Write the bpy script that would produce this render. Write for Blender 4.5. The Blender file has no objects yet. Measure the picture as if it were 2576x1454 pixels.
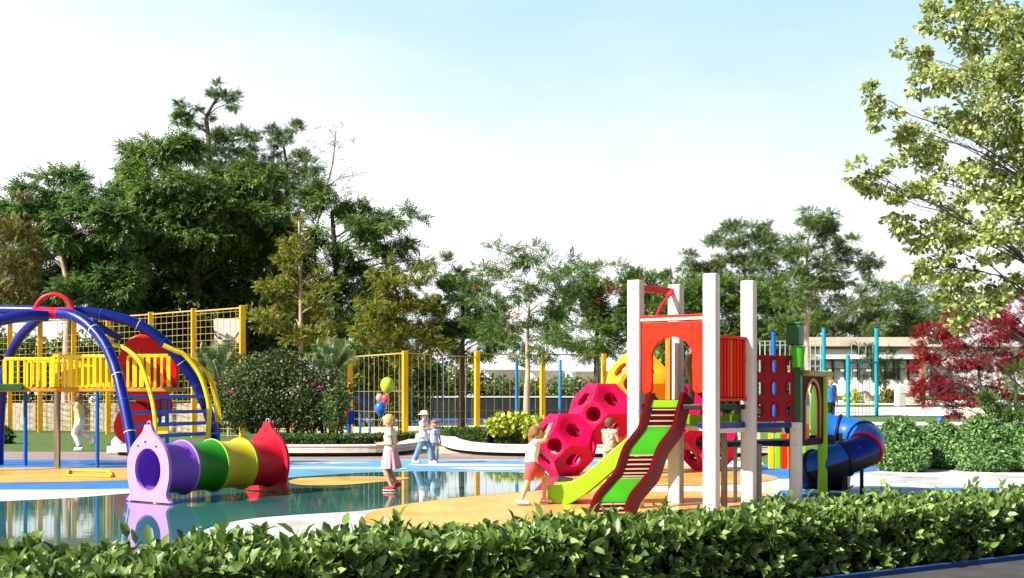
import bpy, bmesh, math, random
import numpy as np
from mathutils import Vector as V, Matrix, noise
C = bpy.context.scene
COL = C.collection
random.seed(7); RNG = np.random.default_rng(7)
R = math.radians; PI = math.pi
# ------------------------------------------------------------ camera, world, sun
F, CX, HY, H = 2800., 1288., 1000., 1.5      # focal length, centre, horizon (in 2576-wide picture units) and eye height
cd = bpy.data.cameras.new('camera'); cam = bpy.data.objects.new('camera', cd); COL.objects.link(cam)
cam.location = (0, 0, H); cam.rotation_euler = (R(90), 0, 0)
cd.sensor_width = 36; cd.lens = 36*F/2576; cd.shift_y = (HY-727)/2576; cd.clip_end = 3000; cd.clip_start = .1
C.camera = cam
SUN = V((-.86, -.50, 0)).normalized()*math.cos(R(37)) + V((0, 0, math.sin(R(37))))
w = bpy.data.worlds.new('World'); C.world = w; w.use_nodes = True
nt = w.node_tree; bg = nt.nodes['Background']
sky = nt.nodes.new('ShaderNodeTexSky'); sky.sky_type = 'NISHITA'; sky.sun_disc = False
sky.sun_elevation = R(37); sky.sun_rotation = math.atan2(SUN.x, SUN.y)
sky.air_density = .9; sky.dust_density = 2.6; sky.ozone_density = 1.0
# bright cloud bank added northward; blue overhead and south kept dark for deep shadows
tcw = nt.nodes.new('ShaderNodeTexCoord'); sep = nt.nodes.new('ShaderNodeSeparateXYZ'); nt.links.new(tcw.outputs['Generated'], sep.inputs[0])
def wmath(op, a, b=None, c=None):
    n = nt.nodes.new('ShaderNodeMath'); n.operation = op
    for i, v in enumerate((a, b, c)):
        if v is None: continue
        if isinstance(v, (int, float)): n.inputs[i].default_value = v
        else: nt.links.new(v, n.inputs[i])
    return n.outputs[0]
def wrange(v, a, b, lo, hi):
    n = nt.nodes.new('ShaderNodeMapRange'); n.interpolation_type = 'SMOOTHSTEP'; nt.links.new(v, n.inputs[0])
    for i, q in enumerate((a, b, lo, hi)): n.inputs[i+1].default_value = q
    return n.outputs[0]
cn = nt.nodes.new('ShaderNodeTexNoise'); cn.inputs['Scale'].default_value = 2.2; cn.inputs['Detail'].default_value = 7; cn.inputs['Roughness'].default_value = .6
mp = nt.nodes.new('ShaderNodeMapping'); mp.inputs['Scale'].default_value = (1, 1, 3.2); mp.inputs['Rotation'].default_value = (0, .35, 0); nt.links.new(tcw.outputs['Generated'], mp.inputs[0]); nt.links.new(mp.outputs[0], cn.inputs[0])
elev = wmath('ADD', sep.outputs[2], wmath('MULTIPLY', sep.outputs[0], .16)); elev = wmath('ADD', elev, wmath('MULTIPLY', wmath('SUBTRACT', cn.outputs[0], .5), .22))
cover = wmath('MULTIPLY', wrange(elev, .34, .75, 1, .1), wrange(sep.outputs[1], .05, .55, 0, 1))
cm = nt.nodes.new('ShaderNodeMixRGB'); nt.links.new(cover, cm.inputs[0]); nt.links.new(sky.outputs[0], cm.inputs[1]); 
hz = nt.nodes.new('ShaderNodeMixRGB'); nt.links.new(wrange(elev, .13, .36, 0, 1), hz.inputs[0]); hz.inputs[1].default_value = (10.4, 10.6, 10.8, 1); hz.inputs[2].default_value = (4.9, 7.0, 8.4, 1); nt.links.new(hz.outputs[0], cm.inputs[2])
nt.links.new(cm.outputs[0], bg.inputs[0]); bg.inputs[1].default_value = .06
sd = bpy.data.lights.new('sun', 'SUN'); sd.energy = 5.0; sd.angle = R(.5); sd.color = (1, .94, .84)
so = bpy.data.objects.new('sun', sd); COL.objects.link(so); so.rotation_euler = (-SUN).to_track_quat('-Z', 'Y').to_euler()
C.view_settings.view_transform = 'Standard'; C.view_settings.look = 'None'
C.view_settings.exposure = 1.05; C.view_settings.gamma = 1
C.cycles.max_bounces = 6; C.cycles.transparent_max_bounces = 6

# ------------------------------------------------------------ helpers
def P(x, y, d): return V(((x-CX)/F*d, d, H-(y-HY)/F*d))
def G(x, y):
    return P(x, y, H*F/(y-HY))
def GX(x, d, z=0): return V(((x-CX)/F*d, d, z))

def tag(o, label=None, cat=None, group=None, kind=None):
    if label: o['label'] = label
    if cat: o['category'] = cat
    if group: o['group'] = group
    if kind: o['kind'] = kind
    return o
def thing(name, label, cat, loc=(0, 0, 0), rz=0, group=None):
    o = bpy.data.objects.new(name, None); COL.objects.link(o); o.empty_display_size = .2
    o.location = loc; o.rotation_euler = (0, 0, rz)
    return tag(o, label, cat, group)
def copy_tree(o, parent=None):
    c = o.copy(); COL.objects.link(c)
    if parent is not None: c.parent = parent
    for ch in list(o.children): copy_tree(ch, c)
    return c
def wloc(o):
    l = V(o.location)
    while o.parent is not None: o = o.parent; l = l+V(o.location)
    return l

class MB:
    def __init__(s): s.v = []; s.f = []; s.m = []
    def add(s, vs, fs, m=0):
        b = len(s.v); s.v += [tuple(x) for x in vs]; s.f += [tuple(b+i for i in f) for f in fs]; s.m += [m]*len(fs); return s
    def box(s, c, sz, rz=0, m=0, ax=None):
        c = V(c); a, b, d = [q/2 for q in sz]
        if ax is None: ax = (V((math.cos(rz), math.sin(rz), 0)), V((-math.sin(rz), math.cos(rz), 0)), V((0, 0, 1)))
        vs = [c+ax[0]*(i*a)+ax[1]*(j*b)+ax[2]*(k*d) for k in (-1, 1) for j in (-1, 1) for i in (-1, 1)]
        return s.add(vs, [(0, 2, 3, 1), (4, 5, 7, 6), (0, 1, 5, 4), (2, 6, 7, 3), (0, 4, 6, 2), (1, 3, 7, 5)], m)
    def beam(s, a, b, wd, ht, m=0, up=(0, 0, 1)):
        a = V(a); b = V(b); x = (b-a); L = x.length; x.normalize(); y = V(up).cross(x).normalized(); z = x.cross(y)
        return s.box((a+b)/2, (L, wd, ht), ax=(x, y, z), m=m)
    def tube(s, pts, r, n=8, cap=True, m=0, flat=1.0):
        pts = [V(p) for p in pts]; k = len(pts)
        rs = list(r) if hasattr(r, '__len__') else [r]*k
        vs = []; prev = None
        for i, p in enumerate(pts):
            t = (pts[min(i+1, k-1)]-pts[max(i-1, 0)]).normalized()
            if prev is None:
                u = t.cross(V((0, 0, 1)))
                if u.length < 1e-3: u = V((1, 0, 0))
            else:
                u = prev-t*prev.dot(t)
            u.normalize(); prev = u; wv = t.cross(u)
            for j in range(n):
                a = 2*PI*j/n; vs.append(p+u*(math.cos(a)*rs[i])+wv*(math.sin(a)*rs[i]*flat))
        fs = [(i*n+j, i*n+(j+1) % n, (i+1)*n+(j+1) % n, (i+1)*n+j) for i in range(k-1) for j in range(n)]
        if cap: fs += [tuple(range(n-1, -1, -1)), tuple((k-1)*n+j for j in range(n))]
        return s.add(vs, fs, m)
    def ell(s, c, rad, n=14, k=9, m=0, rot=None):
        c = V(c); vs = []; fs = []
        for i in range(k+1):
            th = PI*i/k
            for j in range(n):
                a = 2*PI*j/n
                p = V((rad[0]*math.sin(th)*math.cos(a), rad[1]*math.sin(th)*math.sin(a), rad[2]*math.cos(th)))
                if rot is not None: p = rot @ p
                vs.append(c+p)
        for i in range(k):
            for j in range(n): fs.append((i*n+j, (i+1)*n+j, (i+1)*n+(j+1) % n, i*n+(j+1) % n))
        return s.add(vs, fs, m)
    def etube(s, pts, rx, ry, n=16, m=0, cap=True):
        "stack of horizontal ellipses"
        vs = []; k = len(pts)
        for p, a, b in zip(pts, rx, ry):
            for j in range(n):
                t = 2*PI*j/n; vs.append((p[0]+a*math.cos(t), p[1]+b*math.sin(t), p[2]))
        fs = [(i*n+j, i*n+(j+1) % n, (i+1)*n+(j+1) % n, (i+1)*n+j) for i in range(k-1) for j in range(n)]
        if cap: fs += [tuple(range(n-1, -1, -1)), tuple((k-1)*n+j for j in range(n))]
        return s.add(vs, fs, m)
    def prism(s, pts, off, m=0):
        "closed prism: polygon pts (3d) swept by off"
        n = len(pts); pts = [V(p) for p in pts]; off = V(off)
        vs = pts+[p+off for p in pts]
        fs = [tuple(range(n-1, -1, -1)), tuple(range(n, 2*n))]+[(i, (i+1) % n, n+(i+1) % n, n+i) for i in range(n)]
        return s.add(vs, fs, m)
    def ringprism(s, outer, inner, off, m=0):
        "two loops with the same count; plate with a hole swept by off"
        n = len(outer); off = V(off); o = [V(p) for p in outer]; i_ = [V(p) for p in inner]
        vs = o+i_+[p+off for p in o]+[p+off for p in i_]; fs = []
        for a in range(n):
            b = (a+1) % n
            fs += [(a, n+a, n+b, b), (2*n+a, 2*n+b, 3*n+b, 3*n+a), (a, b, 2*n+b, 2*n+a), (n+a, 3*n+a, 3*n+b, n+b)]
        return s.add(vs, fs, m)
    def band(s, A, B, m=0):
        "open strip between two polylines"
        n = len(A); return s.add(list(A)+list(B), [(i, i+1, n+i+1, n+i) for i in range(n-1)], m)
    def mesh(s, name):
        me = bpy.data.meshes.new(name); me.from_pydata([tuple(v) for v in s.v], [], s.f)
        me.polygons.foreach_set('material_index', np.array(s.m, dtype=np.int32)); return me
    def build(s, name, mats, parent=None, smooth=False, bevel=0, fix=True, kind=None):
        return link(name, s.mesh(name), mats, parent, smooth, bevel, fix)

def link(name, me, mats, parent=None, smooth=False, bevel=0, fix=True):
    for mm in (mats if isinstance(mats, (list, tuple)) else [mats]): me.materials.append(mm)
    n = len(me.vertices); co = np.empty(n*3); me.vertices.foreach_get('co', co); co = co.reshape(-1, 3)
    o = bpy.data.objects.new(name, me); COL.objects.link(o)
    if parent is None: org = np.array([(co[:, 0].min()+co[:, 0].max())/2, (co[:, 1].min()+co[:, 1].max())/2, co[:, 2].min()]); o.location = org
    else: org = np.array(wloc(parent)); o.parent = parent
    me.vertices.foreach_set('co', (co-org).ravel())
    if fix:
        b = bmesh.new(); b.from_mesh(me); bmesh.ops.recalc_face_normals(b, faces=b.faces); b.to_mesh(me); b.free()
    if smooth:
        me.polygons.foreach_set('use_smooth', np.ones(len(me.polygons), dtype=bool))
        if smooth != 'all':
            try: me.set_sharp_from_angle(angle=R(38))
            except Exception: pass
    me.update()
    if bevel:
        md = o.modifiers.new('bevel', 'BEVEL'); md.width = bevel; md.segments = 2; md.limit_method = 'ANGLE'; md.angle_limit = R(40)
    return o
def local(o, name, mb, mats, **k): return mb.build(name, mats, o, **k)

def smoothpath(pts, n=24):
    "Catmull-Rom through 2d/3d points"
    pts = [np.array(p, float) for p in pts]; out = []
    q = [2*pts[0]-pts[1]]+pts+[2*pts[-1]-pts[-2]]; seg = len(pts)-1; per = max(2, n//seg)
    for i in range(seg):
        p0, p1, p2, p3 = q[i:i+4]
        for j in range(per):
            t = j/per; out.append(.5*((2*p1)+(-p0+p2)*t+(2*p0-5*p1+4*p2-p3)*t*t+(-p0+3*p1-3*p2+p3)*t**3))
    out.append(pts[-1]); return out

# ------------------------------------------------------------ materials
def newmat(name):
    m = bpy.data.materials.new(name); m.use_nodes = True
    return m, m.node_tree, m.node_tree.nodes['Principled BSDF']
def ramp(nt, fac, stops):
    r = nt.nodes.new('ShaderNodeValToRGB'); e = r.color_ramp.elements
    while len(e) < len(stops): e.new(.5)
    for q, (p, c) in zip(e, stops): q.position = p; q.color = (*c, 1)
    nt.links.new(fac, r.inputs[0]); return r.outputs[0]
def noisetex(nt, scale, detail=4, coord='Object', rough=.55, stretch=None):
    tc = nt.nodes.new('ShaderNodeTexCoord'); n = nt.nodes.new('ShaderNodeTexNoise')
    n.inputs['Scale'].default_value = scale; n.inputs['Detail'].default_value = detail; n.inputs['Roughness'].default_value = rough
    src = tc.outputs[coord]
    if stretch:
        mp = nt.nodes.new('ShaderNodeMapping'); mp.inputs['Scale'].default_value = stretch; nt.links.new(src, mp.inputs[0]); src = mp.outputs[0]
    nt.links.new(src, n.inputs['Vector']); return n.outputs['Fac']
def bump(nt, bsdf, fac, strength=.2, dist=.02):
    b = nt.nodes.new('ShaderNodeBump'); b.inputs['Strength'].default_value = strength; b.inputs['Distance'].default_value = dist
    nt.links.new(fac, b.inputs['Height']); nt.links.new(b.outputs[0], bsdf.inputs['Normal'])
def mul(c, k): return tuple(min(1, q*k) for q in c)
_M = {}
def paint(name, col, rough=.38, var=.14, scale=3., bmp=.04, spec=.22, stretch=None, coat=0):
    if name in _M: return _M[name]
    m, nt, b = newmat(name)
    f = noisetex(nt, scale, 5, stretch=stretch)
    c0 = ramp(nt, f, [(.3, mul(col, 1-var)), (.55, col), (.75, mul(col, 1+var*.7))])
    if bmp:   # scuffs, dust and faded streaks of the painted surface
        d = ramp(nt, noisetex(nt, scale*3.3, 9, rough=.72, stretch=(1, 1, .45)), [(.60, (0, 0, 0)), (.74, (.5,)*3)])
        mx = nt.nodes.new('ShaderNodeMixRGB'); nt.links.new(d, mx.inputs[0]); nt.links.new(c0, mx.inputs[1]); g_ = sum(col)/3; mx.inputs[2].default_value = (*[q*.62+g_*.2+.008 for q in col], 1)
        c0 = mx.outputs[0]
        rr = nt.nodes.new('ShaderNodeMapRange'); nt.links.new(f, rr.inputs[0]); rr.inputs[1].default_value = .3; rr.inputs[2].default_value = .7; rr.inputs[3].default_value = rough*.8; rr.inputs[4].default_value = min(1, rough*1.35)
        nt.links.new(rr.outputs[0], b.inputs['Roughness'])
    nt.links.new(c0, b.inputs['Base Color'])
    if not bmp: b.inputs['Roughness'].default_value = rough
    b.inputs['Specular IOR Level'].default_value = spec
    b.inputs['Coat Weight'].default_value = coat
    if bmp: bump(nt, b, noisetex(nt, scale*12, 3, stretch=stretch), bmp*5, .004)
    _M[name] = m; return m
def leafmat(name, dark, mid, light, trans=.35, rough=.5, spec=.25):
    if name in _M: return _M[name]
    m, nt, b = newmat(name)
    g = nt.nodes.new('ShaderNodeNewGeometry')
    col = ramp(nt, g.outputs['Random Per Island'], [(0, dark), (.5, mid), (1, light)])
    nt.links.new(col, b.inputs['Base Color']); b.inputs['Roughness'].default_value = rough; b.inputs['Specular IOR Level'].default_value = spec
    t = nt.nodes.new('ShaderNodeBsdfTranslucent'); nt.links.new(col, t.inputs[0])
    mx = nt.nodes.new('ShaderNodeMixShader'); mx.inputs[0].default_value = trans
    nt.links.new(b.outputs[0], mx.inputs[1]); nt.links.new(t.outputs[0], mx.inputs[2])
    nt.links.new(mx.outputs[0], nt.nodes['Material Output'].inputs[0]); _M[name] = m; return m
def bark(name, c1, c2, scale=6):
    if name in _M: return _M[name]
    m, nt, b = newmat(name); f = noisetex(nt, scale, 6, stretch=(1, 1, .25))
    nt.links.new(ramp(nt, f, [(.3, c1), (.7, c2)]), b.inputs['Base Color']); b.inputs['Roughness'].default_value = .9
    bump(nt, b, f, .6, .03); _M[name] = m; return m

# paints of the playground
WHITE = paint('white_post_paint', (.58, .555, .53), .45, .06, spec=.12)
RED = paint('red_panel_plastic', (.70, .022, .006), .42, .10, spec=.10)
CRIM = paint('crimson_block_plastic', (.60, .004, .065), .36, .10, spec=.15)
MAROON = paint('maroon_side_plastic', (.13, .003, .006), .35, .10, spec=.3)
YELLOW = paint('yellow_rail_paint', (.80, .56, .012), .35, .12)
YBLOCK = paint('yellow_block_plastic', (.80, .27, .010), .35, .10)
OBLOCK = paint('orange_block_plastic', (.78, .13, .012), .35, .10)
LIME = paint('lime_plastic', (.27, .56, .015), .32, .08)
GREEN = paint('green_plastic', (.05, .34, .012), .32, .15)
DKGREEN = paint('dark_green_plastic', (.012, .08, .03), .35, .15)
BLUE = paint('blue_pipe_paint', (.0006, .011, .19), .3, .2, spec=.35)
BRBLUE = paint('bright_blue_plastic', (.008, .10, .48), .35, .12, spec=.25)
NAVY = paint('navy_steel', (.006, .014, .05), .4, .2)
BLACKP = paint('black_steel', (.012, .011, .012), .45, .2)
PURPLE = paint('purple_tunnel_plastic', (.24, .10, .62), .33, .10)
LILAC = paint('lilac_panel_plastic', (.56, .25, .74), .38, .06)
TGREEN = paint('tunnel_green_plastic', (.02, .22, .012), .36, .15)
TLIME = paint('tunnel_lime_rim', (.36, .62, .03), .36, .1)
TYEL = paint('tunnel_yellow_plastic', (.60, .52, .025), .36, .12)
TRED = paint('tunnel_red_plastic', (.62, .012, .03), .36, .10)
TEAL = paint('teal_pole_paint', (.012, .26, .34), .35, .15)
POLEB = paint('blue_pole_paint', (.015, .16, .42), .35, .15)
FPOST = paint('yellow_timber_post', (.80, .40, .02), .5, .22, 4, stretch=(3, 3, .35))
WIRE = paint('tan_mesh_wire', (.42, .30, .10), .6, .2)
CONC = paint('pale_bench_timber', (.62, .58, .53), .7, .2, 5, .1, stretch=(1, 6, 1))
OLDWOOD = paint('weathered_timber', (.24, .18, .13), .8, .35, 6, .2, stretch=(6, 6, .4))
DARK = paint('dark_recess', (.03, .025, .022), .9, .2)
STEEL = paint('grey_steel', (.35, .36, .37), .35, .1)
# ------------------------------------------------------------ ground and floor
def sheet(name, pts, z, mat, kind='structure', sm=0):
    if sm: pts = smoothpath(list(pts)+[pts[0]], sm)[:-1]
    mb = MB(); vs = [G(p[0], p[1]) for p in pts]; vs = [(v.x, v.y, z) for v in vs]
    mb.add(vs, [tuple(range(len(vs)))]); o = mb.build(name, mat)
    if o.data.polygons[0].normal.z < 0: o.data.flip_normals()
    return tag(o, kind=kind)
def groundmat(name, c1, c2, c3, scale, rough=.9, bs=.3, fine=60):
    m, nt, b = newmat(name)
    nt.links.new(ramp(nt, noisetex(nt, scale, 8, 'Object'), [(.3, c1), (.5, c2), (.72, c3)]), b.inputs['Base Color'])
    b.inputs['Roughness'].default_value = rough; bump(nt, b, noisetex(nt, fine, 4, 'Object'), bs, .02); return m
def rubber(name, col, rough=.33, spec=.5, var=.07):
    m, nt, b = newmat(name)
    tc = nt.nodes.new('ShaderNodeTexCoord'); f = noisetex(nt, .9, 8); f2 = noisetex(nt, 90, 2)
    a = ramp(nt, f, [(.3, mul(col, 1-var*1.6)), (.5, col), (.7, mul(col, 1+var))])
    s = ramp(nt, f2, [(.34, (.70,)*3), (.5, (.96,)*3), (.7, (1, 1, 1))])
    mx = nt.nodes.new('ShaderNodeMixRGB'); mx.blend_type = 'MULTIPLY'; mx.inputs[0].default_value = .7
    nt.links.new(a, mx.inputs[1]); nt.links.new(s, mx.inputs[2]); nt.links.new(mx.outputs[0], b.inputs['Base Color'])
    st = nt.nodes.new('ShaderNodeMixRGB'); st.blend_type = 'MULTIPLY'; st.inputs[0].default_value = 1; nt.links.new(mx.outputs[0], st.inputs[1])
    nt.links.new(ramp(nt, noisetex(nt, .55, 10, rough=.68), [(.36, (.74, .72, .70)), (.50, (1, 1, 1))]), st.inputs[2]); nt.links.new(st.outputs[0], b.inputs['Base Color'])
    r2 = nt.nodes.new('ShaderNodeMapRange'); r2.inputs[1].default_value = .35; r2.inputs[2].default_value = .65
    r2.inputs[3].default_value = rough*.7; r2.inputs[4].default_value = rough*1.4
    nt.links.new(f, r2.inputs[0]); nt.links.new(r2.outputs[0], b.inputs['Roughness'])
    b.inputs['Specular IOR Level'].default_value = spec; bump(nt, b, f2, .05, .003); return m
M_SOIL = groundmat('sandy_soil', (.36, .29, .20), (.50, .42, .31), (.60, .53, .42), .35)
M_LAWN = groundmat('lawn_grass', (.03, .07, .012), (.06, .125, .02), (.10, .17, .035), 3.5, .95, .9, 45)
M_WHITE = rubber('white_rubber', (.60, .61, .62), .4, .25, .11)
M_BLUE = rubber('blue_rubber', (.025, .19, .58), .4, .25)
M_LBLUE = rubber('pale_blue_rubber', (.13, .36, .62), .4, .25)
M_ORANGE = rubber('orange_rubber', (.80, .42, .10), .28, .20)
M_ASPH = groundmat('asphalt', (.035, .035, .036), (.05, .05, .05), (.075, .072, .07), 2, .9, .5, 180)
M_PAVE = groundmat('pale_paving', (.62, .60, .56), (.72, .70, .67), (.78, .77, .75), .8, .8, .1)
def deckmat():
    m, nt, b = newmat('weathered_deck'); tc = nt.nodes.new('ShaderNodeTexCoord'); br = nt.nodes.new('ShaderNodeTexBrick')
    br.inputs['Scale'].default_value = 1; br.inputs['Brick Width'].default_value = 2.4; br.inputs['Row Height'].default_value = .14
    br.inputs['Mortar Size'].default_value = .012; br.inputs['Color1'].default_value = (.30, .20, .17, 1); br.inputs['Color2'].default_value = (.42, .32, .28, 1)
    br.inputs['Mortar'].default_value = (.05, .035, .03, 1); nt.links.new(tc.outputs['Object'], br.inputs[0])
    mx = nt.nodes.new('ShaderNodeMixRGB'); mx.blend_type = 'MULTIPLY'; mx.inputs[0].default_value = .8
    nt.links.new(br.outputs[0], mx.inputs[1]); nt.links.new(ramp(nt, noisetex(nt, 3, 6, stretch=(.4, 6, 1)), [(.3, (.6,)*3), (.6, (1,)*3)]), mx.inputs[2])
    nt.links.new(mx.outputs[0], b.inputs['Base Color']); b.inputs['Roughness'].default_value = .6; return m
M_DECK = deckmat()
def watermat():
    m, nt, b = newmat('shallow_water')
    nt.links.new(ramp(nt, noisetex(nt, .25, 4), [(.35, (.015, .085, .092)), (.6, (.035, .15, .14))]), b.inputs['Base Color'])
    b.inputs['Roughness'].default_value = .02; b.inputs['IOR'].default_value = 1.33; b.inputs['Specular IOR Level'].default_value = .5
    f = noisetex(nt, 1.6, 3, stretch=(1, 3.5, 1)); bump(nt, b, f, .09, .008); return m
M_WATER = watermat()

mb = MB(); mb.add([(-900, -60, 0), (900, -60, 0), (900, 1600, 0), (-900, 1600, 0)], [(0, 1, 2, 3)])
tag(mb.build('ground', M_SOIL), kind='structure')
sheet('asphalt_path', [(-3000, 1900), (5600, 1900), (3900, 1335), (1700, 1440), (0, 1530), (-3000, 1800)], .004, M_ASPH)
sheet('lawn', [(-900, 1137), (300, 1137), (700, 1126), (1000, 1123), (1330, 1122), (1330, 1108), (1010, 1098), (620, 1082), (560, 1079), (-900, 1079)], .004, M_LAWN)
sheet('wooden_deck', [(-700, 1158), (1500, 1159), (2060, 1160), (2060, 1141), (1320, 1138), (1000, 1143), (640, 1139), (-700, 1134)], .008, M_DECK)
sheet('play_floor', [(-1500, 1480), (1288, 1345), (3900, 1275), (3900, 1210), (2650, 1192), (2300, 1180), (2060, 1164), (1500, 1157.5), (-900, 1156.5)], .012, M_WHITE)
Z1, Z2, Z3 = .016, .020, .024
sheet('blue_floor_band', [(-700, 1157.5), (330, 1157.5), (330, 1231), (150, 1233), (-700, 1236)], Z1, M_BLUE)
sheet('orange_floor_patch', [(-500, 1181), (60, 1178), (250, 1179), (322, 1180), (330, 1211), (200, 1214), (60, 1216), (-500, 1222)], Z2, M_ORANGE)
sheet('blue_floor_band', [(700, 1158), (1120, 1159), (1400, 1159), (1560, 1161), (1560, 1171), (1340, 1183), (1290, 1190), (1050, 1187), (900, 1192), (735, 1203), (660, 1212), (560, 1225), (560, 1158)], Z1, M_LBLUE)
for pts in ([(735, 1177), (900, 1176), (1010, 1178), (1010, 1182), (880, 1181), (735, 1182)], [(1020, 1170), (1130, 1168), (1300, 1170), (1330, 1174), (1200, 1175), (1060, 1174)],
            [(1120, 1180), (1200, 1177), (1340, 1178), (1320, 1183), (1200, 1184)], [(700, 1166), (830, 1164), (940, 1165), (860, 1168), (740, 1169)]):
    sheet('dappled_light_patch', pts, Z2, M_WHITE, sm=24)  # dappled sunlight painted as white patches on the blue floor
sheet('blue_floor_band', [(1880, 1170), (2080, 1171), (2290, 1178), (2180, 1189), (2080, 1202), (1960, 1206), (1880, 1203)], Z1, M_BLUE, sm=40)
sheet('blue_floor_band', [(1960, 1236), (2200, 1231), (2480, 1229), (2700, 1232), (2600, 1243), (2300, 1247), (2000, 1252)], Z1, M_BLUE, sm=40)
sheet('orange_floor_patch', [(1440, 1189), (1500, 1174), (1620, 1170), (1800, 1178), (1930, 1197), (1955, 1207), (1900, 1216), (1780, 1223), (1620, 1226), (1560, 1240), (1880, 1239), (1930, 1256), (1900, 1300), (1500, 1345), (1200, 1350),
      (1010, 1336), (930, 1322), (913, 1308), (935, 1291), (1000, 1275), (1150, 1255), (1310, 1241), (1420, 1232), (1440, 1215)], Z2, M_ORANGE, sm=120)
o = sheet('water', [(-900, 1310), (-300, 1276), (0, 1264), (180, 1255), (330, 1243), (500, 1230), (640, 1213), (735, 1203), (860, 1194), (960, 1189.5), (1050, 1188), (1290, 1190), (1340, 1194), (1400, 1198), (1480, 1214), (1440, 1226),
      (1310, 1240), (1150, 1254), (1000, 1274), (905, 1287), (720, 1299), (610, 1310), (530, 1329), (505, 1345), (510, 1375), (300, 1440), (-900, 1440)], Z1+.002, M_WATER, sm=140)
sheet('orange_floor_patch', [(725, 1213), (760, 1206), (860, 1202), (960, 1202), (1030, 1206), (970, 1214), (860, 1223), (780, 1224), (735, 1220)], Z3, M_ORANGE, sm=50)
# far basin, sand and shallow strip of blue water seen through the fence
sheet('sand', [(840, 1104), (1130, 1104), (1260, 1086), (1600, 1086), (1600, 1063), (840, 1063)], .006, groundmat('pale_sand', (.60, .50, .36), (.72, .62, .46), (.78, .70, .55), 1.2))
mb = MB(); mb.add([(-13.2, 66, .01), (8, 66, .01), (8, 80, .01), (-13.2, 80, .01)], [(0, 1, 2, 3)])
mb.build('water', paint('blue_basin_water', (.02, .17, .50), .25, .3, .6, .1)).__setitem__('kind', 'structure')

# raised bank on the right
def lat(X, Y):
    t = min(1, max(0, (X/Y-.225)/.045)); return t*t*(3-2*t)
def bz(X, Y):
    if Y < 23.4: p = 0
    elif Y < 30: q = (Y-23.4)/6.6; p = .70*q*q*(3-2*q)
    else: p = min(.70+(Y-30)*.0282, 1.75)
    return p*lat(X, Y)
def patch(name, Y0, Y1, r0, r1, dz, mat, ny=24, nx=24):
    mb = MB(); vs = []
    for i in range(ny+1):
        Y = Y0+(Y1-Y0)*i/ny
        for j in range(nx+1):
            X = (r0+(r1-r0)*j/nx)*Y; vs.append((X, Y, bz(X, Y)+dz))
    mb.add(vs, [(i*(nx+1)+j, i*(nx+1)+j+1, (i+1)*(nx+1)+j+1, (i+1)*(nx+1)+j) for i in range(ny) for j in range(nx)])
    return tag(mb.build(name, mat, smooth='all'), kind='structure')
patch('lawn', 23.2, 95, .223, .75, .005, M_LAWN, 90, 30)
patch('path', 30.6, 32.4, .285, .75, .02, M_PAVE)
patch('path', 36.5, 44, .262, .75, .02, M_PAVE)
patch('path', 47, 53, .262, .75, .02, M_PAVE)

# ------------------------------------------------------------ leaves
def rdir(n):
    v = RNG.normal(size=(n, 3)); return v/np.linalg.norm(v, axis=1, keepdims=True)
T_FAR = (np.array([(0, 0, 0), (.5, .30, .05), (1, 0, 0), (.5, -.30, .05)]), [(0, 1, 2, 3)])
T_NEAR = (np.array([(0, 0, 0), (.30, 0, -.03), (.68, 0, -.02), (1, 0, -.12), (.30, .21, .05), (.68, .19, .04), (.30, -.21, .05), (.68, -.19, .04)]),
          [(0, 1, 4), (0, 6, 1), (1, 2, 5, 4), (1, 6, 7, 2), (2, 3, 5), (2, 7, 3)])
def spraytemplate(nl=9, ang=52, ln=.30, wd=.075, droop=.28):
    vs, fs = [], []
    for i in range(nl):
        t = .12+.80*i/(nl-1); sgn = 1 if i % 2 else -1; a = R(ang)*sgn if i < nl-1 else 0
        l = ln*(1-.45*abs(t-.5)); d = np.array([math.cos(a), math.sin(a)]); p = np.array([t, 0]); q = np.array([-d[1], d[0]])*wd
        b = len(vs)
        for v, z in ((p, 0), (p+d*l*.5+q, .02), (p+d*l, -.05), (p+d*l*.5-q, .02)): vs.append((v[0], v[1], z-droop*v[0]**2))
        fs.append((b, b+1, b+2, b+3))
    return np.array(vs), fs
T_SPRAY = spraytemplate(); T_TUFT = spraytemplate(7, 38, .42, .08, .12)
def leafmesh(name, pos, size, U, N, tmpl=T_FAR, wid=1.0):
    "one mesh of many leaves: pos (n,3), size (n,), U length direction, N approximate normal"
    T, faces = tmpl; n = len(pos); k = len(T)
    Vv = np.cross(N, U); Vv /= np.linalg.norm(Vv, axis=1, keepdims=True)+1e-9; N = np.cross(U, Vv)
    s = size[:, None, None]
    co = pos[:, None, :]+s*(T[None, :, 0:1]*U[:, None, :]+wid*T[None, :, 1:2]*Vv[:, None, :]+T[None, :, 2:3]*N[:, None, :])
    co = co.reshape(-1, 3)
    lens = np.array([len(f) for f in faces]); idx = np.concatenate([np.array(f) for f in faces])
    loops = (np.arange(n)[:, None]*k+idx[None, :]).ravel(); tot = np.tile(lens, n)
    me = bpy.data.meshes.new(name); me.vertices.add(n*k); me.vertices.foreach_set('co', co.ravel())
    me.loops.add(len(loops)); me.loops.foreach_set('vertex_index', loops.astype(np.int32))
    me.polygons.add(len(tot)); st = np.concatenate([[0], np.cumsum(tot)[:-1]])
    me.polygons.foreach_set('loop_start', st.astype(np.int32)); me.update(calc_edges=True); me.validate(); return me
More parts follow.
